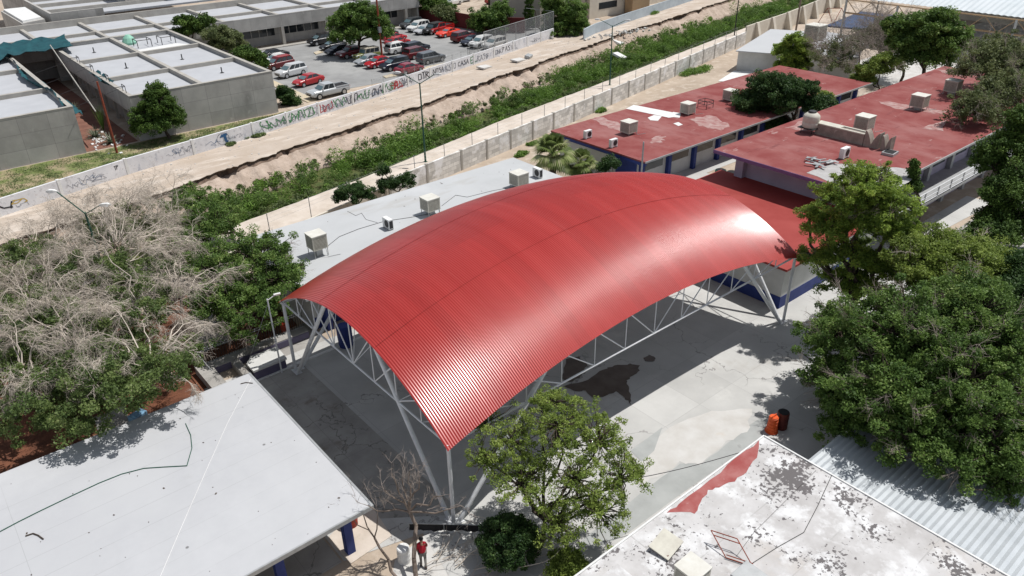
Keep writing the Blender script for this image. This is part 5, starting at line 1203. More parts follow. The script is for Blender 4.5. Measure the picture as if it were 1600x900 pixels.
car('sedan', 604, 57.5, 'dark car shaded by the right side of the car park tree', BK, RGT)
car('suv', 643, 43, 'charcoal SUV at the top left of the back row', (.06,.065,.07), R(192))
car('suv', 654, 48, 'white SUV second in the back row', WH, R(192))
car('sedan', 664.5, 52, 'silver-white sedan third in the back row', (.5,.51,.52), R(192))
car('jeep', 677, 52.5, 'black soft-top off-roader in the back row', (.03,.03,.03), R(192))
car('pickup', 688, 50.5, 'red pickup behind the orange coupe', (.35,.01,.01), R(192))
car('coupe', 700, 56.5, 'bright orange-red coupe in the middle of the back row', (.75,.045,.015), R(186))
car('suv', 724, 64, 'dark red SUV right of the orange coupe', DR, R(10))
car('sedan', 738, 69.5, 'dark navy car beside the white SUVs in the back row', NV, R(190))
car('suv', 752, 73, 'white SUV near the right end of the back row', WH, R(190))
car('suv', 773, 75, 'white SUV at the very end behind the chain link fence', (.60,.59,.56), R(190))
car('suv', 0, 0, 'white car at the top edge beyond the red wall', WH, R(190), xy=at(707,8,1.52))
car('sedan', 0, 0, 'silver car at the top edge beyond the red wall', SI, R(190), xy=at(722,3,1.52))
car('sedan', 0, 0, 'red car at the top edge right of the dry palm', RD, R(10), xy=at(772,5,1.52))

a_, b_ = Vector((*at(1158,707,3.4), 3.42)), Vector((*at(868,763,4.0), 4.0)); b = MB(); pts = [a_+(b_-a_)*(i/12)-Vector((0,0,.35*math.sin(math.pi*i/12))) for i in range(13)]
b.path(pts, .02, 5); tag(b.build('overhead_cable', M['black'], origin=tuple(a_)), 'black cable hanging over the yard from the white roof to the light green tree', 'cable')

b = MB(); r = np.random.default_rng(31)
for i in range(40):
    x, y = r.uniform(-2, 10.5), r.uniform(23.4, 36.2); k = .02+.05*r.random()**3; b.obox((x,y,3.212), (k*1.6,k,.012), r.random()*3)
for i in range(30):
    x, y = r.uniform(18, 44), r.uniform(42.2, 53); k = .03+.06*r.random()**3; b.obox((x,y,3.212), (k*1.6,k,.012), r.random()*3)
tag(b.build('leaf_litter', M['bark']), 'fallen leaves and specks scattered over the flat grey roofs', 'litter', kind='stuff')
x, y = at(216, 652, .2); b = MB(); b.obox((x,y,.25), (.9,.6,.45), .4); tag(b.build('blue_crate', mat('light_blue_plastic', (.16,.30,.45), .6, (.2,.36,.5), 2), origin=(x,y,0), bevel=.03), 'light blue crate by the trunk of the half-dead tree against the grey roof', 'crate')
# ================================================================== PERSON
def person():
    x, y = at(662, 884, 0); t = thing('person', 'person in a red shirt and grey trousers walking by the bare tree', 'person', (x, y, .013))
    J = dict(pelvis=(0,0,.88), waist=(.01,0,1.02), chest=(.04,0,1.25), neck=(.07,0,1.42), head=(.11,0,1.52), top=(.12,0,1.64),
      hl=(0,.09,.84), kl=(.10,.10,.47), al=(-.02,.10,.08), fl=(.12,.11,.03), hr=(0,-.09,.84), kr=(.02,-.10,.46), ar=(-.22,-.10,.13), fr=(-.10,-.10,.04),
      sl=(.05,.17,1.36), el=(-.03,.23,1.11), wl=(.10,.22,.90), hdl=(.15,.21,.83), sr=(.05,-.17,1.36), er=(.10,-.23,1.12), wr=(.24,-.20,.95), hdr=(.30,-.19,.90))
    E_ = [('pelvis','waist'),('waist','chest'),('chest','neck'),('neck','head'),('head','top'),('pelvis','hl'),('hl','kl'),('kl','al'),('al','fl'),('pelvis','hr'),('hr','kr'),('kr','ar'),('ar','fr'),
      ('chest','sl'),('sl','el'),('el','wl'),('wl','hdl'),('chest','sr'),('sr','er'),('er','wr'),('wr','hdr')]
    Rd = dict(pelvis=.13, waist=.12, chest=.14, neck=.055, head=.095, top=.075, hl=.09, kl=.058, al=.042, fl=.035, hr=.09, kr=.058, ar=.042, fr=.035, sl=.06, el=.042, wl=.03, hdl=.035, sr=.06, er=.042, wr=.03, hdr=.035)
    def skin(name, keys, grow_, m, par):
        me = bpy.data.meshes.new(name); idx = {k: i for i, k in enumerate(keys)}
        me.from_pydata([J[k] for k in keys], [(idx[a], idx[b]) for a, b in E_ if a in idx and b in idx], [])
        me.materials.append(m); o = bpy.data.objects.new(name, me); COL.objects.link(o); o.parent = par
        sm = o.modifiers.new('skin', 'SKIN'); 
        sv = me.skin_vertices[0].data if me.skin_vertices else None
        if sv is None:
            bpy.context.view_layer.objects.active = o; me.skin_vertices  # created by the modifier
        try:
            for k, i in idx.items(): sv[i].radius = (Rd[k]*grow_, Rd[k]*grow_)
            sv[0].use_root = True
        except Exception: pass
        s = o.modifiers.new('sub', 'SUBSURF'); s.levels = 2; s.render_levels = 2
        return o
    skn = mat('skin_tone', (.30,.17,.11), .6)
    def bodypart(name, keys, g, m, par):
        bm_ = None
        o = skin(name, keys, g, m, par); return o
    body = bodypart('body', list(J), 1.0, skn, t)
    bodypart('shirt', ['pelvis','waist','chest','neck','sl','sr','el','er'], 1.42, mat('red_shirt', (.42,.015,.03), .8), t)
    bodypart('trousers', ['pelvis','hl','hr','kl','kr','al','ar'], 1.20, mat('grey_trousers', (.16,.15,.14), .9, (.22,.21,.19), 8), t)
    b = MB(); 
    for s in (-1, 1): b.tube((.105,s*.035,1.585), (.215,s*.035,1.585), .010, n=6)
    o = b.build('eyes', M['dark']); o.parent = t
    b = MB(); b.obox((.215,0,1.555), (.03,.025,.04)); o = b.build('nose', skn); o.parent = t
    b = MB(); b.lathe((.10,0,1.60), [(.105,0),(.108,.04),(.09,.085),(.04,.115)], 12); o = b.build('hair', M['dark']); o.parent = t
    for k, s in (('fl',1),('fr',-1)): b = MB(); c = J[k]; b.obox((c[0]-.03,c[1],c[2]), (.27,.10,.08)); o = b.build('shoe', M['black'], bevel=.02); o.parent = t
    for s, k in ((1,'hdl'),(-1,'hdr')):
        b = MB(); c = Vector(J[k])
        for f in range(4): a = c+Vector((.0,(f-1.5)*.018,-.02)); b.tube(a, a+Vector((.02,0,-.05-(.008 if f in (1,2) else 0))), .009, .007, n=5); b.tube(a+Vector((.02,0,-.055)), a+Vector((.0,0,-.085)), .007, .006, n=5)
        b.tube(c+Vector((.01,-s*.035,0)), c+Vector((.04,-s*.05,-.045)), .010, .008, n=5); o = b.build('fingers', skn); o.parent = t
    t.rotation_euler = (0, 0, R(60))
person()
# ================================================================== TREES
# left big tree: dry, drooping, over green leaves
def dry_tree(name, label, base, tips_, seed, lm, k, n, size, cr, tw, twm, trunk_r=.28, lvl=3, nbr=60, L=1.9, droop=.16, green=None, fork=2.2, up=.2):
    r = np.random.default_rng(seed); base = np.array(base, float)
    t = thing(name, label, 'tree', tuple(base)); sg = []; tips = []
    f0 = base+np.array([0, 0, fork]); sg += limb(base-np.array([0,0,.1]), f0, trunk_r, trunk_r*.8, r, 3, .05)
    for l in tips_:
        c = np.array(l[:3]); sg += limb(f0, c+np.array([0,0,-l[5]*.3]), trunk_r*.6, trunk_r*.22, r, 5, .15); tips.append(c)
    Vt, Ft = tubes_arrays(sg, 6); array_mesh('trunk', Vt, Ft, M['bark'], t, None, base)
    C = lobe_clusters(tips_, nbr, seed+2, .35); out = []; ta = np.array(tips)
    for c in C:
        i = np.argmin(np.linalg.norm(ta-c, axis=1)); o_ = ta[i]+np.array([0,0,-.5]); d = c-o_; d[2] += up; Ld = np.linalg.norm(d)
        p0 = o_+d*.25; out += limb(p0, c, .05, .035, r, 3, .15)
        grow(out, c, d, L*(.6+.6*r.random()), .031, lvl, r, .62, droop)
    Vt, Ft = tubes_arrays(out, 3); array_mesh('dry_branches', Vt, Ft, twm, t, None, base)
    if k:
        gl = green or [(l[0], l[1], l[2]-l[5]*.25, l[3]*.95, l[4]*.95, l[5]*.8) for l in tips_]
        C = lobe_clusters(gl, k, seed+5, .3); V, F, v = leafquads(C, cr*(.6+.7*r.random(len(C))), n, size, seed+6)
        array_mesh('crown', V, F, lm, t, v, base)
    return t
dry_tree('dry_tree', 'huge half-dead tree with bleached drooping branches over green leaves at the left', (5.6, 44.5, 0),
    [lob(150,430,5.5,110,55), lob(60,480,5.0,80,60), lob(230,490,5.0,80,60), lob(120,540,5.6,95,55), lob(40,590,5.0,70,50), lob(235,560,5.3,80,45), lob(180,380,6.0,90,40), lob(170,620,5.2,40,25), lob(280,455,5.2,50,30)],
    3, LF['muted'], 1000, 140, .08, .42, 1, M['twig'], .34, 3, 205, 1.45, .17,
    green=[lob(150,590,4.6,110,50), lob(60,560,4.2,80,60), lob(240,575,4.6,75,45), lob(200,500,5.0,90,45), lob(60,420,4.8,70,40), lob(130,440,5.3,90,40), lob(210,440,5.0,70,40), lob(110,520,4.9,90,45), lob(110,640,3.4,80,35), lob(180,370,5.0,50,25), lob(60,500,4.5,70,50), lob(190,610,5.2,60,30), lob(30,640,4.2,55,32), lob(70,610,5.6,70,28), lob(170,600,6.0,60,26), lob(255,575,6.0,50,24), lob(110,655,4.4,60,24), lob(20,560,5,45,40)])
dry_tree('dry_tree', 'second pale dry tree top behind the twin-headed lamp at the left edge', (6.0, 55.5, 0),
    [lob(60,400,4.5,80,40), lob(190,345,4.8,70,30), lob(250,350,4.2,50,28), lob(10,440,4.5,50,40)], 11, LF['olive'], 330, 120, .085, .42, 1, M['twig'], .2, 3, 62, 1.6, .08)
tree('mesquite_tree', 'leafy green tree left of the canopy corner above the garden railing', (17.0, 47.0, 0), [lob(400,410,4.2,60,45), lob(345,470,3.6,55,50), lob(440,440,3.4,35,45), lob(395,490,2.8,60,45), lob(335,420,4.0,40,40)], 560, 130, .08, LF['mesq'], 21, .38, .2, twigs=14, twm=M['twigg'])
tree('mesquite_tree', 'dark leafy tree on the canal side behind the dry tree', (20, 58, 0), [lob(330,360,3.6,45,35), lob(300,320,3.2,50,28), lob(270,395,3.0,50,35), lob(350,330,3.0,30,25)], 330, 110, .09, LF['mesq'], 22, .4, .15)
tree('small_tree', 'small round dark tree left of its twin beside the grey roof', (29.4, 56.6, 0), [lp(29.4, 56.6, 552, 302, 26, 16), lp(29.4, 56.6, 538, 308, 15, 12), lp(29.4, 56.6, 568, 308, 14, 12)], 90, 170, .08, LF['dark'], 23, .34, .09, group='small dark trees by the grey roof')
tree('small_tree', 'small dark tree with a split crown nearest the block wall start', (34.4, 57.6, 0), [lp(34.4, 57.6, 604, 290, 18, 16), lp(34.4, 57.6, 632, 284, 16, 13), lp(34.4, 57.6, 600, 270, 10, 12)], 80, 170, .08, LF['dark'], 24, .34, .09, group='small dark trees by the grey roof')
# campus planting
tree('cypress', 'dense rounded dark green cypress on the lawn strip before the six-bay block', (23.3, 88.0, FAR), [lp(23.3, 88.0, 244, 146, 17, 16), lp(23.3, 88.0, 246, 165, 27, 20), lp(23.3, 88.0, 228, 184, 24, 18), lp(23.3, 88.0, 264, 184, 24, 18), lp(23.3, 88.0, 246, 196, 38, 15)], 420, 130, .11, LF['cyp'], 25, .42, .22, shape=1.2, inner=.8)
tree('shrub', 'tall clipped shrub mass at the left of the row behind the six-bay roof', (39.0, 125.2, FAR), [lp(39.0, 125.2, 288, 36, 16, 12), lp(39.0, 125.2, 312, 38, 22, 13), lp(39.0, 125.2, 295, 50, 20, 12)], 130, 130, .17, LF['cyp'], 26, .6, .2, cat='shrub', group='shrubs beside the six-bay block')
tree('shrub', 'olive green shrub in the middle of the row behind the six-bay roof', (39.2, 117, FAR), [lp(39.2, 117, 340, 55, 22, 14), lp(39.2, 117, 358, 60, 22, 14), lp(39.2, 117, 345, 72, 20, 12), lp(39.2, 117, 375, 78, 18, 12)], 150, 130, .16, LF['olive'], 27, .6, .15, cat='shrub', group='shrubs beside the six-bay block')
tree('shrub', 'bright green rounded shrub at the car park end of the row', (39.6, 108, FAR), [lp(39.6, 108, 385, 86, 18, 12), lp(39.6, 108, 400, 92, 14, 12), lp(39.6, 108, 408, 100, 10, 8)], 110, 130, .14, LF['cyp'], 28, .5, .12, cat='shrub', group='shrubs beside the six-bay block')
tree('shrub', 'low dark juniper bush between the concrete block and the silver pickup', (39.6, 91.5, FAR), [lp(39.6, 91.5, 446, 152, 15, 14), lp(39.6, 91.5, 441, 142, 8, 8), lp(39.6, 91.5, 455, 160, 14, 10)], 130, 130, .11, LF['dark'], 29, .4, .08, cat='shrub')
tree('parking_tree', 'broad green tree standing among the cars in the middle of the car park', (60.5, 110.5, FAR), [lp(60.5, 110.5, 555, 22, 28, 16), lp(60.5, 110.5, 535, 36, 22, 18), lp(60.5, 110.5, 580, 36, 28, 20), lp(60.5, 110.5, 555, 52, 38, 18), lp(60.5, 110.5, 595, 50, 18, 14)], 380, 140, .17, LF['mesq'], 30, .65, .28)
tree('parking_tree', 'dark tree at the top behind the concrete wing end', (86, 128, FAR), [lp(86, 128, 668, 6, 26, 16), lp(86, 128, 690, 16, 20, 14), lp(86, 128, 660, -8, 20, 16)], 150, 130, .2, LF['mesq'], 31, .8, .25)
tree('parking_tree', 'grey-green thin tree leaning over the red wall', (87.2, 119, FAR), [lp(87.2, 119, 706, 30, 15, 12), lp(87.2, 119, 694, 20, 14, 10)], 80, 100, .18, LF['olive'], 32, .7, .15)
tree('parking_tree', 'bright green bushy tree above the navy car and white SUVs', (87.6, 108.6, FAR), [lp(87.6, 108.6, 765, 28, 28, 16), lp(87.6, 108.6, 750, 38, 18, 14), lp(87.6, 108.6, 782, 20, 18, 14), lp(87.6, 108.6, 768, 42, 24, 12)], 230, 130, .17, LF['mesq'], 33, .65, .2)
tree('cypress', 'slim upright cypress against the tall buff building', (95.6, 105.6, FAR), [lp(95.6, 105.6, 826, 40, 8, 12), lp(95.6, 105.6, 827, 22, 8, 14), lp(95.6, 105.6, 828, 4, 6, 12), lp(95.6, 105.6, 829, -8, 4, 10)], 130, 110, .14, LF['cyp'], 34, .35, .15, shape=1.2, inner=.7)
tree('hedge_tree', 'dense tall bushy tree where the graffiti wall ends', (95.8, 100.2, FAR), [lp(95.8, 100.2, 866, 20, 18, 22), lp(95.8, 100.2, 895, 24, 22, 20), lp(95.8, 100.2, 878, 44, 32, 14), lp(95.8, 100.2, 862, 0, 12, 16), lp(95.8, 100.2, 906, 40, 14, 10)], 420, 130, .17, LF['mesq'], 35, .65, .25)
# agaves and yuccas between campus blocks, palms
def rosette(name, label, x, y, z, n, L, w, m, seed, stem=0, cat='plant', droop=.5, elev=(0.1,1.35)):
    r = np.random.default_rng(seed); t = thing(name, label, cat, (x, y, z)); V = []; F = []; 
    if stem: b = MB(); b.lathe((x,y,z-.05), [(.24,0),(.30,.3),(.26,stem*.5),(.34,stem)], 10); b.build('trunk', M['bark'], t)
    for i in range(n):
        a = r.random()*6.283; e = r.uniform(*elev); d = np.array([math.cos(a)*math.cos(e), math.sin(a)*math.cos(e), math.sin(e)]); s = np.array([-math.sin(a), math.cos(a), 0]); p = np.array([x, y, z+stem]); Ll = L*(.7+.4*r.random()); o = len(V); K = 5
        for k in range(K+1):
            u = k/K; ww = w*(1-u)**.6*(1 if k else .7); V += [tuple(p-s*ww/2), tuple(p+s*ww/2)]; d = d-np.array([0,0,droop/K]); d /= np.linalg.norm(d); p = p+d*Ll/K
        F += [(o+2*k, o+2*k+1, o+2*k+3, o+2*k+2) for k in range(K)]
    array_mesh('leaves', V, F, m, t, np.repeat(r.random(n), 5), (x, y, z)); return t
rosette('agave', 'spiky yucca clump beside the concrete block corner at the left', 17.2, 94.5, FAR, 120, 1.5, .09, LF['agave'], 1)
rosette('agave', 'large grey-green agave at the front of the red garden bed', 17.9, 90.9, FAR, 60, 1.4, .18, LF['agave'], 2)
rosette('agave', 'yucca tuft halfway back in the shaded garden between campus blocks', 18, 107, FAR, 100, 1.5, .1, LF['agave'], 3)
rosette('agave', 'tall thin cactus stems in the garden between the campus blocks', 18.6, 96.5, FAR, 30, 3.0, .12, LF['mesq'], 4, elev=(1.2,1.5), droop=.05)
def palm(label, x, y, z, h, n, L, seed):
    r = np.random.default_rng(seed); t = thing('fan_palm', label, 'palm', (x, y, z), 'fan palms by the middle red roof'); b = MB()
    b.lathe((x,y,z), [(.42,0),(.38,.4),(.34,h*.6),(.40,h)], 12); b.build('trunk', M['bark'], t); V = []; F = []; vv = []
    c = np.array([x, y, z+h])
    for i in range(n):
        a = r.random()*6.283; e = r.uniform(-.6, 1.4); d = np.array([math.cos(a)*math.cos(e), math.sin(a)*math.cos(e), math.sin(e)]); s = np.array([-math.sin(a), math.cos(a), 0]); up = np.cross(d, s)
        q = c+d*L*.45+np.array([0,0,-.1]); o = len(V); V += [tuple(c-s*.03), tuple(c+s*.03), tuple(q+s*.03), tuple(q-s*.03)]; F.append((o,o+1,o+2,o+3)); col = r.random(); vv.append(col)
        for k in range(18):
            th = (k-8.5)/8.5*1.35; dd = d*math.cos(th)+s*math.sin(th); l2 = L*.62*(1-.25*abs(th)); wv = .085; sd = np.cross(dd, up); m1 = q+dd*l2*.55; m2 = q+dd*l2-np.array([0,0,.22*L]); o = len(V)
            V += [tuple(q), tuple(m1+sd*wv), tuple(m2), tuple(m1-sd*wv)]; F.append((o,o+1,o+2,o+3)); vv.append(np.clip(col+r.normal()*.15, 0, 1))
    array_mesh('fronds', V, F, LF['palm'], t, vv, (x, y, z)); return t
palm('larger fan palm between the grey roof and the middle red roof', *at(864,236,3.7), 0, 3.5, 52, 2.5, 1)
palm('smaller fan palm right of the larger palm against the navy trim wall', *at(907,252,2.6), 0, 2.4, 36, 1.9, 2)
tree('shrub', 'dark green shrub against the white end wall right of the palms', (52.0, 46.6, 0), [lp(52.0, 46.6, 955, 258, 14, 12), lp(52.0, 46.6, 940, 262, 10, 8)], 50, 140, .09, LF['dark'], 41, .35, .06, cat='shrub')
palm('dry yellowish palm at the top edge beyond the red wall', 98, 124, FAR, 4, 40, 2.8, 3)
# right half trees
tree('broad_tree', 'broad dense dark tree between the two red roofs', (78.5, 41.4, 0), [lp(78.5, 41.4, 1205, 134, 34, 20), lp(78.5, 41.4, 1180, 158, 34, 22), lp(78.5, 41.4, 1228, 160, 36, 26), lp(78.5, 41.4, 1245, 138, 26, 18), lp(78.5, 41.4, 1158, 186, 22, 12), lp(78.5, 41.4, 1190, 185, 32, 16), lp(78.5, 41.4, 1168, 198, 22, 10), lp(78.5, 41.4, 1215, 195, 28, 12), lp(78.5, 41.4, 1275, 165, 26, 18)], 620, 150, .12, LF['dark'], 42, .55, .32)
tree('broad_tree', 'thin branch spray of leaves poking over the big red roof edge', (85.5, 40.2, 0), [lp(85.5, 40.2, 1285, 152, 14, 8), lp(85.5, 40.2, 1272, 162, 14, 8)], 50, 70, .13, LF['fresh'], 43, .5, .1)
tree('pine_tree', 'round-topped bright pine beside the small grey shed', (104, 56.5, 0), [lp(104, 56.5, 1243, 66, 18, 12), lp(104, 56.5, 1228, 82, 18, 12), lp(104, 56.5, 1255, 84, 20, 14), lp(104, 56.5, 1240, 102, 26, 14)], 280, 120, .13, LF['pine'], 44, .5, .22, shape=2.2)
dry_tree('dry_tree', 'grey leafless bushy tree right of the pine by the small shed', (108, 52.5, 0), [lob(1312,72,5,28,22), lob(1300,95,3.6,30,20), lob(1345,62,5.4,26,20)], 45, LF['olive'], 70, 120, .16, .8, 1, M['twigg'], .22, 3, 60, 1.9, .03)
dry_tree('dry_tree', 'tangled grey tree with bare upright twigs behind the big red roof', (109, 46.5, 0), [lob(1372,45,6.4,28,24), lob(1400,70,4.8,30,24), lob(1385,95,3.4,28,16)], 46, LF['olive'], 80, 120, .16, .8, 1, M['twigg'], .22, 3, 60, 2.1, .0)
tree('broad_tree', 'dark broad tree at the far end of the big red roof', (103, 41, 0), [lp(103, 41, 1452, 40, 36, 18), lp(103, 41, 1420, 66, 34, 20), lp(103, 41, 1482, 66, 38, 22), lp(103, 41, 1445, 88, 40, 14), lp(103, 41, 1472, 24, 18, 10), lp(103, 41, 1402, 42, 22, 14)], 560, 140, .15, LF['mesq'], 47, .65, .32)
tree('broad_tree', 'small fresh green tree at the foot of the grey tangled trees', (98, 43.6, 0), [lp(98, 43.6, 1362, 112, 24, 14), lp(98, 43.6, 1380, 96, 18, 12), lp(98, 43.6, 1347, 124, 18, 10)], 170, 120, .13, LF['fresh'], 48, .5, .14)
tree('broad_tree', 'open-crowned tree with pale twigs leaning over the right end of the big red roof', (84, 20.5, 0), [lob(1540,110,8.4,45,34), lob(1570,150,7.6,45,36), lob(1520,175,7.0,36,30), lob(1560,85,9.4,40,26), lob(1590,120,8.0,40,40)], 620, 100, .12, LF['olive'], 49, .55, .3, twigs=70, twm=M['twigg'])
tree('pine_tree', 'very dark conifer at the right edge above the shaded passage', (70, 14.5, 0), [lob(1590,230,8.0,36,40), lob(1600,300,5.5,50,40), lob(1575,350,3.4,45,24), lob(1605,190,10,24,30), lob(1560,310,5.0,28,30), lob(1545,250,7.0,22,36), lob(1550,370,3.0,36,22)], 800, 130, .10, LF['cyp'], 50, .5, .35)
tree('cypress', 'slim dark conifer beside the railing of the big red-roofed building', (60.6, 21.6, 0), [lp(60.6, 21.6, 1427, 292, 8, 16), lp(60.6, 21.6, 1428, 272, 6, 14), lp(60.6, 21.6, 1429, 258, 4, 8)], 90, 130, .09, LF['cyp'], 51, .28, .12)
tree('pine_tree', 'tall bright green pine standing at the right end of the red canopy', (45.2, 17.9, 0),
   [lp(45.2, 17.9, 1352, 285, 48, 26, 0), lp(45.2, 17.9, 1310, 310, 40, 26, -0.6), lp(45.2, 17.9, 1390, 320, 44, 28, 0.6), lp(45.2, 17.9, 1345, 345, 50, 30, 0), lp(45.2, 17.9, 1290, 360, 34, 24, -0.8), lp(45.2, 17.9, 1400, 365, 42, 28, 0.8), lp(45.2, 17.9, 1330, 400, 48, 26, 0), lp(45.2, 17.9, 1270, 400, 28, 12, -1), lp(45.2, 17.9, 1385, 420, 46, 26, 0.7), lp(45.2, 17.9, 1325, 440, 46, 20, 0), lp(45.2, 17.9, 1265, 335, 20, 12, 0), lp(45.2, 17.9, 1375, 465, 40, 16, 0)],
   1050, 105, .062, LF['pine'], 52, .34, .26, shape=3.0, fork=.55, inner=.3, twigs=20, twm=M['twigg'])
tree('pine_tree', 'lighter green pine crown just right of the tallest pine', (50, 14.5, 0), [lob(1490,400,7.2,60,30), lob(1440,420,6.6,50,30), lob(1540,410,6.6,50,32), lob(1490,440,5.6,70,30), lob(1430,385,7.4,26,20)], 950, 120, .07, LF['fresh'], 53, .38, .28, shape=2.2, twigs=16)
tree('large_tree', 'enormous leafy dark green tree filling the lower right side', (41.5, 11.0, 0),
   [lob(1330,540,4.2,70,46), lob(1420,520,6.4,90,60), lob(1520,500,6.6,90,60), lob(1305,600,3.0,46,45), lob(1400,620,4.8,90,60), lob(1500,610,5.2,100,70), lob(1580,570,5.6,70,80), lob(1440,690,3.6,80,45), lob(1540,700,3.8,80,50), lob(1350,660,2.4,70,34), lob(1590,660,4.4,50,60), lob(1570,745,3.0,40,30), lob(1320,505,4.2,40,30)],
   2100, 150, .08, LF['mesq'], 54, .38, .42, fork=.3, twigs=110, twm=M['twigg'], stems=2)
tree('broad_tree', 'dark leafy tree at the far right edge behind the enormous tree', (52, 6.5, 0), [lob(1590,480,6,50,40), lob(1600,430,6.6,40,30)], 260, 130, .09, LF['dark'], 55, .45, .25)
# bottom trees
tree('young_tree', 'airy light green tree in front of the canopy at the bottom centre', (16.2, 18.3, 0),
   [lob(870,665,5.6,75,36), lob(800,690,4.6,60,34), lob(935,690,5.0,60,36), lob(970,745,4.2,45,34), lob(900,750,4.0,80,40), lob(815,755,3.6,60,36), lob(860,630,6.0,40,18), lob(935,800,2.8,60,34), lob(1000,740,4.2,22,14), lob(760,720,4.2,34,26), lob(760,660,5.0,24,14), lob(870,815,2.4,50,26)],
   680, 62, .05, LF['fresh'], 56, .25, .13, shape=2.4, fork=.42, inner=.2, bm=M['bark'], cat='tree')
tree('round_bush', 'dense round dark bush at the foot of the light green tree', (15.0, 19.0, 0), [lob(795,848,1.15,48,34)], 150, 220, .06, LF['dark'], 57, .26, .08, cat='bush', shape=1.3, inner=.7)
tree('round_bush', 'bright leafy shrub at the bottom edge right of the light green tree trunk', (16.9, 16.6, 0), [lob(885,885,.8,30,18), lob(900,895,.6,20,12)], 70, 200, .07, LF['fresh'], 58, .25, .05, cat='bush')
def bare_tree():
    r = np.random.default_rng(61); base = np.array([11.2, 20.6, 0]); t = thing('bare_tree', 'leafless grey-brown tree with upright forked branches at the bottom edge', 'tree', tuple(base)); sg = []; tw = []
    f0 = np.array([*at(640, 800, 2.6), 2.6]); sg += limb(base, f0, .11, .085, r, 5, .05)
    for px, py, z in ((600,765,4.3),(628,748,4.8),(655,745,4.8),(690,775,4.2),(575,790,3.6),(720,790,3.6),(640,735,5.0),(612,740,4.8)):
        q = np.array([*at(px, py, z), z]); sg += limb(f0, q, .05, .02, r, 4, .1); d = q-f0
        for u in (.35, .6, .8, 1.0): grow(tw, f0+d*u, d/np.linalg.norm(d)+r.normal(size=3)*.35+np.array([0,0,.35]), .75*(.6+.6*r.random()), .02, 3, r, .45, -.03, (1,3))
    b2 = np.array([*at(622, 905, 0), 0]); f1 = np.array([*at(585, 840, 1.8), 1.8]); sg += limb(b2, f1, .08, .05, r, 4, .06)
    for px, py, z in ((545,800,2.8),(560,785,3.0),(590,800,3.0)):
        q = np.array([*at(px, py, z), z]); sg += limb(f1, q, .035, .015, r, 3, .1); grow(tw, q, q-f1, .8, .012, 2, r, .5, 0, (1,3))
    Vt, Ft = tubes_arrays(sg, 6); array_mesh('trunk', Vt, Ft, M['barkl'], t, None, base); Vt, Ft = tubes_arrays(tw, 3); array_mesh('branches', Vt, Ft, M['twigg'], t, None, base)
    t = thing('branch_pile', 'heap of cut bare branches on the ground at the bottom edge', 'branches', (*at(720,890,0), 0)); tw = []
    for i in range(26):
        x, y = at(r.uniform(660,860), r.uniform(868,915), 0); a = r.uniform(-.3,.5); d = np.array([math.cos(a), math.sin(a)*.8-.2, r.uniform(.0,.35)]); grow(tw, np.array([x,y,.15]), d, 1.3, .022, 2, r, .5, .01, (1,3))
    for px, py, qx, qy in ((720,880,800,818),(740,890,860,850),(760,890,850,878)):
        p = np.array([*at(px,py,.3), .3]); q = np.array([*at(qx,qy,1.4), 1.4]); tw += limb(p, q, .035, .015, r, 5, .08); grow(tw, q, q-p, .8, .012, 1, r, .4, 0, (1,3))
    Vt, Ft = tubes_arrays(tw, 4); array_mesh('branches', Vt, Ft, M['twig'], t, None, (*at(720,890,0), 0))
bare_tree()
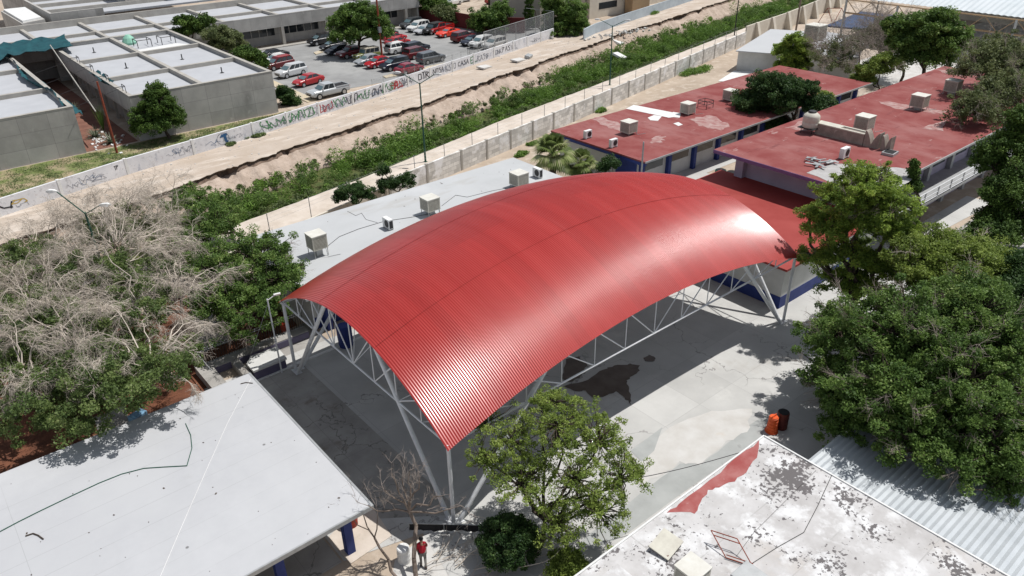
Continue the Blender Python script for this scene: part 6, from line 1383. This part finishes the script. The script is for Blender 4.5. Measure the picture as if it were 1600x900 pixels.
# ================================================================== CANAL WEEDS (uncountable)
def weeds():
    r = np.random.default_rng(71); C = []; Rr = []
    x = 14.0
    while x < 190:
        yp, yt = float(Y_PATH(x)), float(Y_TOP(x)); w = yt-yp
        dens = 4 if x < 110 else 3
        for k in range(dens):
            # denser towards the path side, ragged towards the bank
            u = r.random()**.8; lim = .58+.20*math.sin(x*.17+1)+.12*math.sin(x*.73)
            if u > lim and r.random() < .85: continue
            if float(sn(np.array(x*.19+3), np.array(u*2.2), 9)) < .30 and r.random() < .8: continue
            y = yp+.6+u*(w-2.5); rr = r.uniform(.4, 1.0)*(1.15 if u > .3 else .6)*(.65+1.1*float(sn(np.array(x*.28), np.array(u*3+7), 5)))
            C.append((x+r.normal()*.3, y, -1.25+rr*.55+(.5 if u < .1 else 0)+(u > .8)*.5)); Rr.append(rr)
        x += .30
    C = np.array(C); Rr = np.array(Rr)
    big = Rr > .85
    V, F, v = leafquads(C, Rr, 260, .095, 72, .95, .1, 3.4, .33)
    o = array_mesh('canal_weeds', V, F, LF['weed'], None, v*.9); tag(o, 'thick bright green weeds choking the canal bed', 'weeds', kind='stuff')
    C2 = []; R2 = []
    for x in np.arange(14, 200, .35):
        for k in range(2): C2.append((x, float(Y_PATH(x))+r.uniform(.2, 3.2), -.75+r.random()*.3)); R2.append(r.uniform(.25,.55))
    for i in range(260):
        x = r.uniform(12, 130); C2.append((x, float(Y_TOP(x))-r.uniform(1.2,3.6), -.3+r.random()*.3)); R2.append(r.uniform(.15,.5))
    V, F, v = leafquads(np.array(C2), np.array(R2), 110, .08, 73, .8, .3, 3.2)
    o = array_mesh('canal_grass', V, F, LF['weed2'], None, v); tag(o, 'dull low grass along the canal path edge and bank foot', 'grass', kind='stuff')
    C4 = []
    for i in range(46):
        x = r.uniform(24, 175); yp, yt = float(Y_PATH(x)), float(Y_TOP(x)); y = yp+(yt-yp)*r.uniform(.3,.62); s_ = r.uniform(.8, 1.7)
        for q in range(6): C4.append((x+r.normal()*s_*.6, y+r.normal()*s_*.4, -1.0+s_*r.uniform(.3,.95)))
    V, F, v = leafquads(np.array(C4), np.full(len(C4), .62), 210, .085, 78, .9, .4, 2.0)
    o = array_mesh('canal_shrubs', V, F, LF['mesq'], None, v); tag(o, 'darker leafy shrubs growing up through the canal weeds', 'shrubs', kind='stuff')
    # lawn tufts
    C3 = []; 
    for i in range(1500):
        x = r.uniform(-8, 42); y = float(Y_GRAF(x))+r.uniform(.5, max(1.0, 88.6-float(Y_GRAF(x)))); C3.append((x, y, FAR+.05))
    V, F, v = leafquads(np.array(C3), np.full(len(C3), .6), 26, .06, 74, .12, .8, 2.6)
    o = array_mesh('lawn_tufts', V, F, LF['weed2'], None, v); tag(o, 'patchy short grass on the strip behind the graffiti wall', 'grass', kind='stuff')
weeds()
for k, (px, py, z, n, rr, lb) in enumerate(((1085,113,0,26,.75,'green weed patch on the dirt beside the block wall'), (940,174,0,14,.5,'small green weed tuft at the foot of the block wall'), (818,241,0,10,.45,'low weeds beside the palms'),
      (833,226,0,9,.4,'weed clump below the block wall left of the red roof'), (57,305,FAR,18,.5,'grey-green bush against the left end of the graffiti wall'), (400,214,FAR,8,.4,'dry pale bush on the dirt road under the graffiti wall'), (362,226,FAR,8,.35,'small dry scrub on the dirt road by the blue crest'), (1180,60,0,10,.5,'low weeds at the foot of the buttresses'), (1020,22,FAR,14,.7,'bright weeds along the blue wall'), (935,46,FAR,10,.6,'green tuft in front of the blue wall end'))):
    r = np.random.default_rng(90+k); x, y = at(px, py, z); a = .22; sx = 3.0 if n > 20 else 1.0*rr*1.6
    C = [(x+r.normal()*sx*.6, y+r.normal()*rr*.5, z+rr*.3) for _ in range(n)]
    V, F, v = leafquads(np.array(C), np.full(n, rr), 160, .10, 91+k, .55, .5, 2.4); t = thing('weed_bush', lb, 'weeds', (x, y, z)); array_mesh('foliage', V, F, LF['weed2'] if k in (4,5,6) else LF['weed'], t, v, (x, y, z))
    b = MB()
    for i in range(5): b.tube((x+r.normal()*.2, y+r.normal()*.2, z), (x+r.normal()*.4, y+r.normal()*.4, z+rr*.6), .015, n=4)
    b.build('stems', M['bark'], t)
# remove helper property
for o in bpy.data.objects:
    if '_org' in o.keys(): del o['_org']
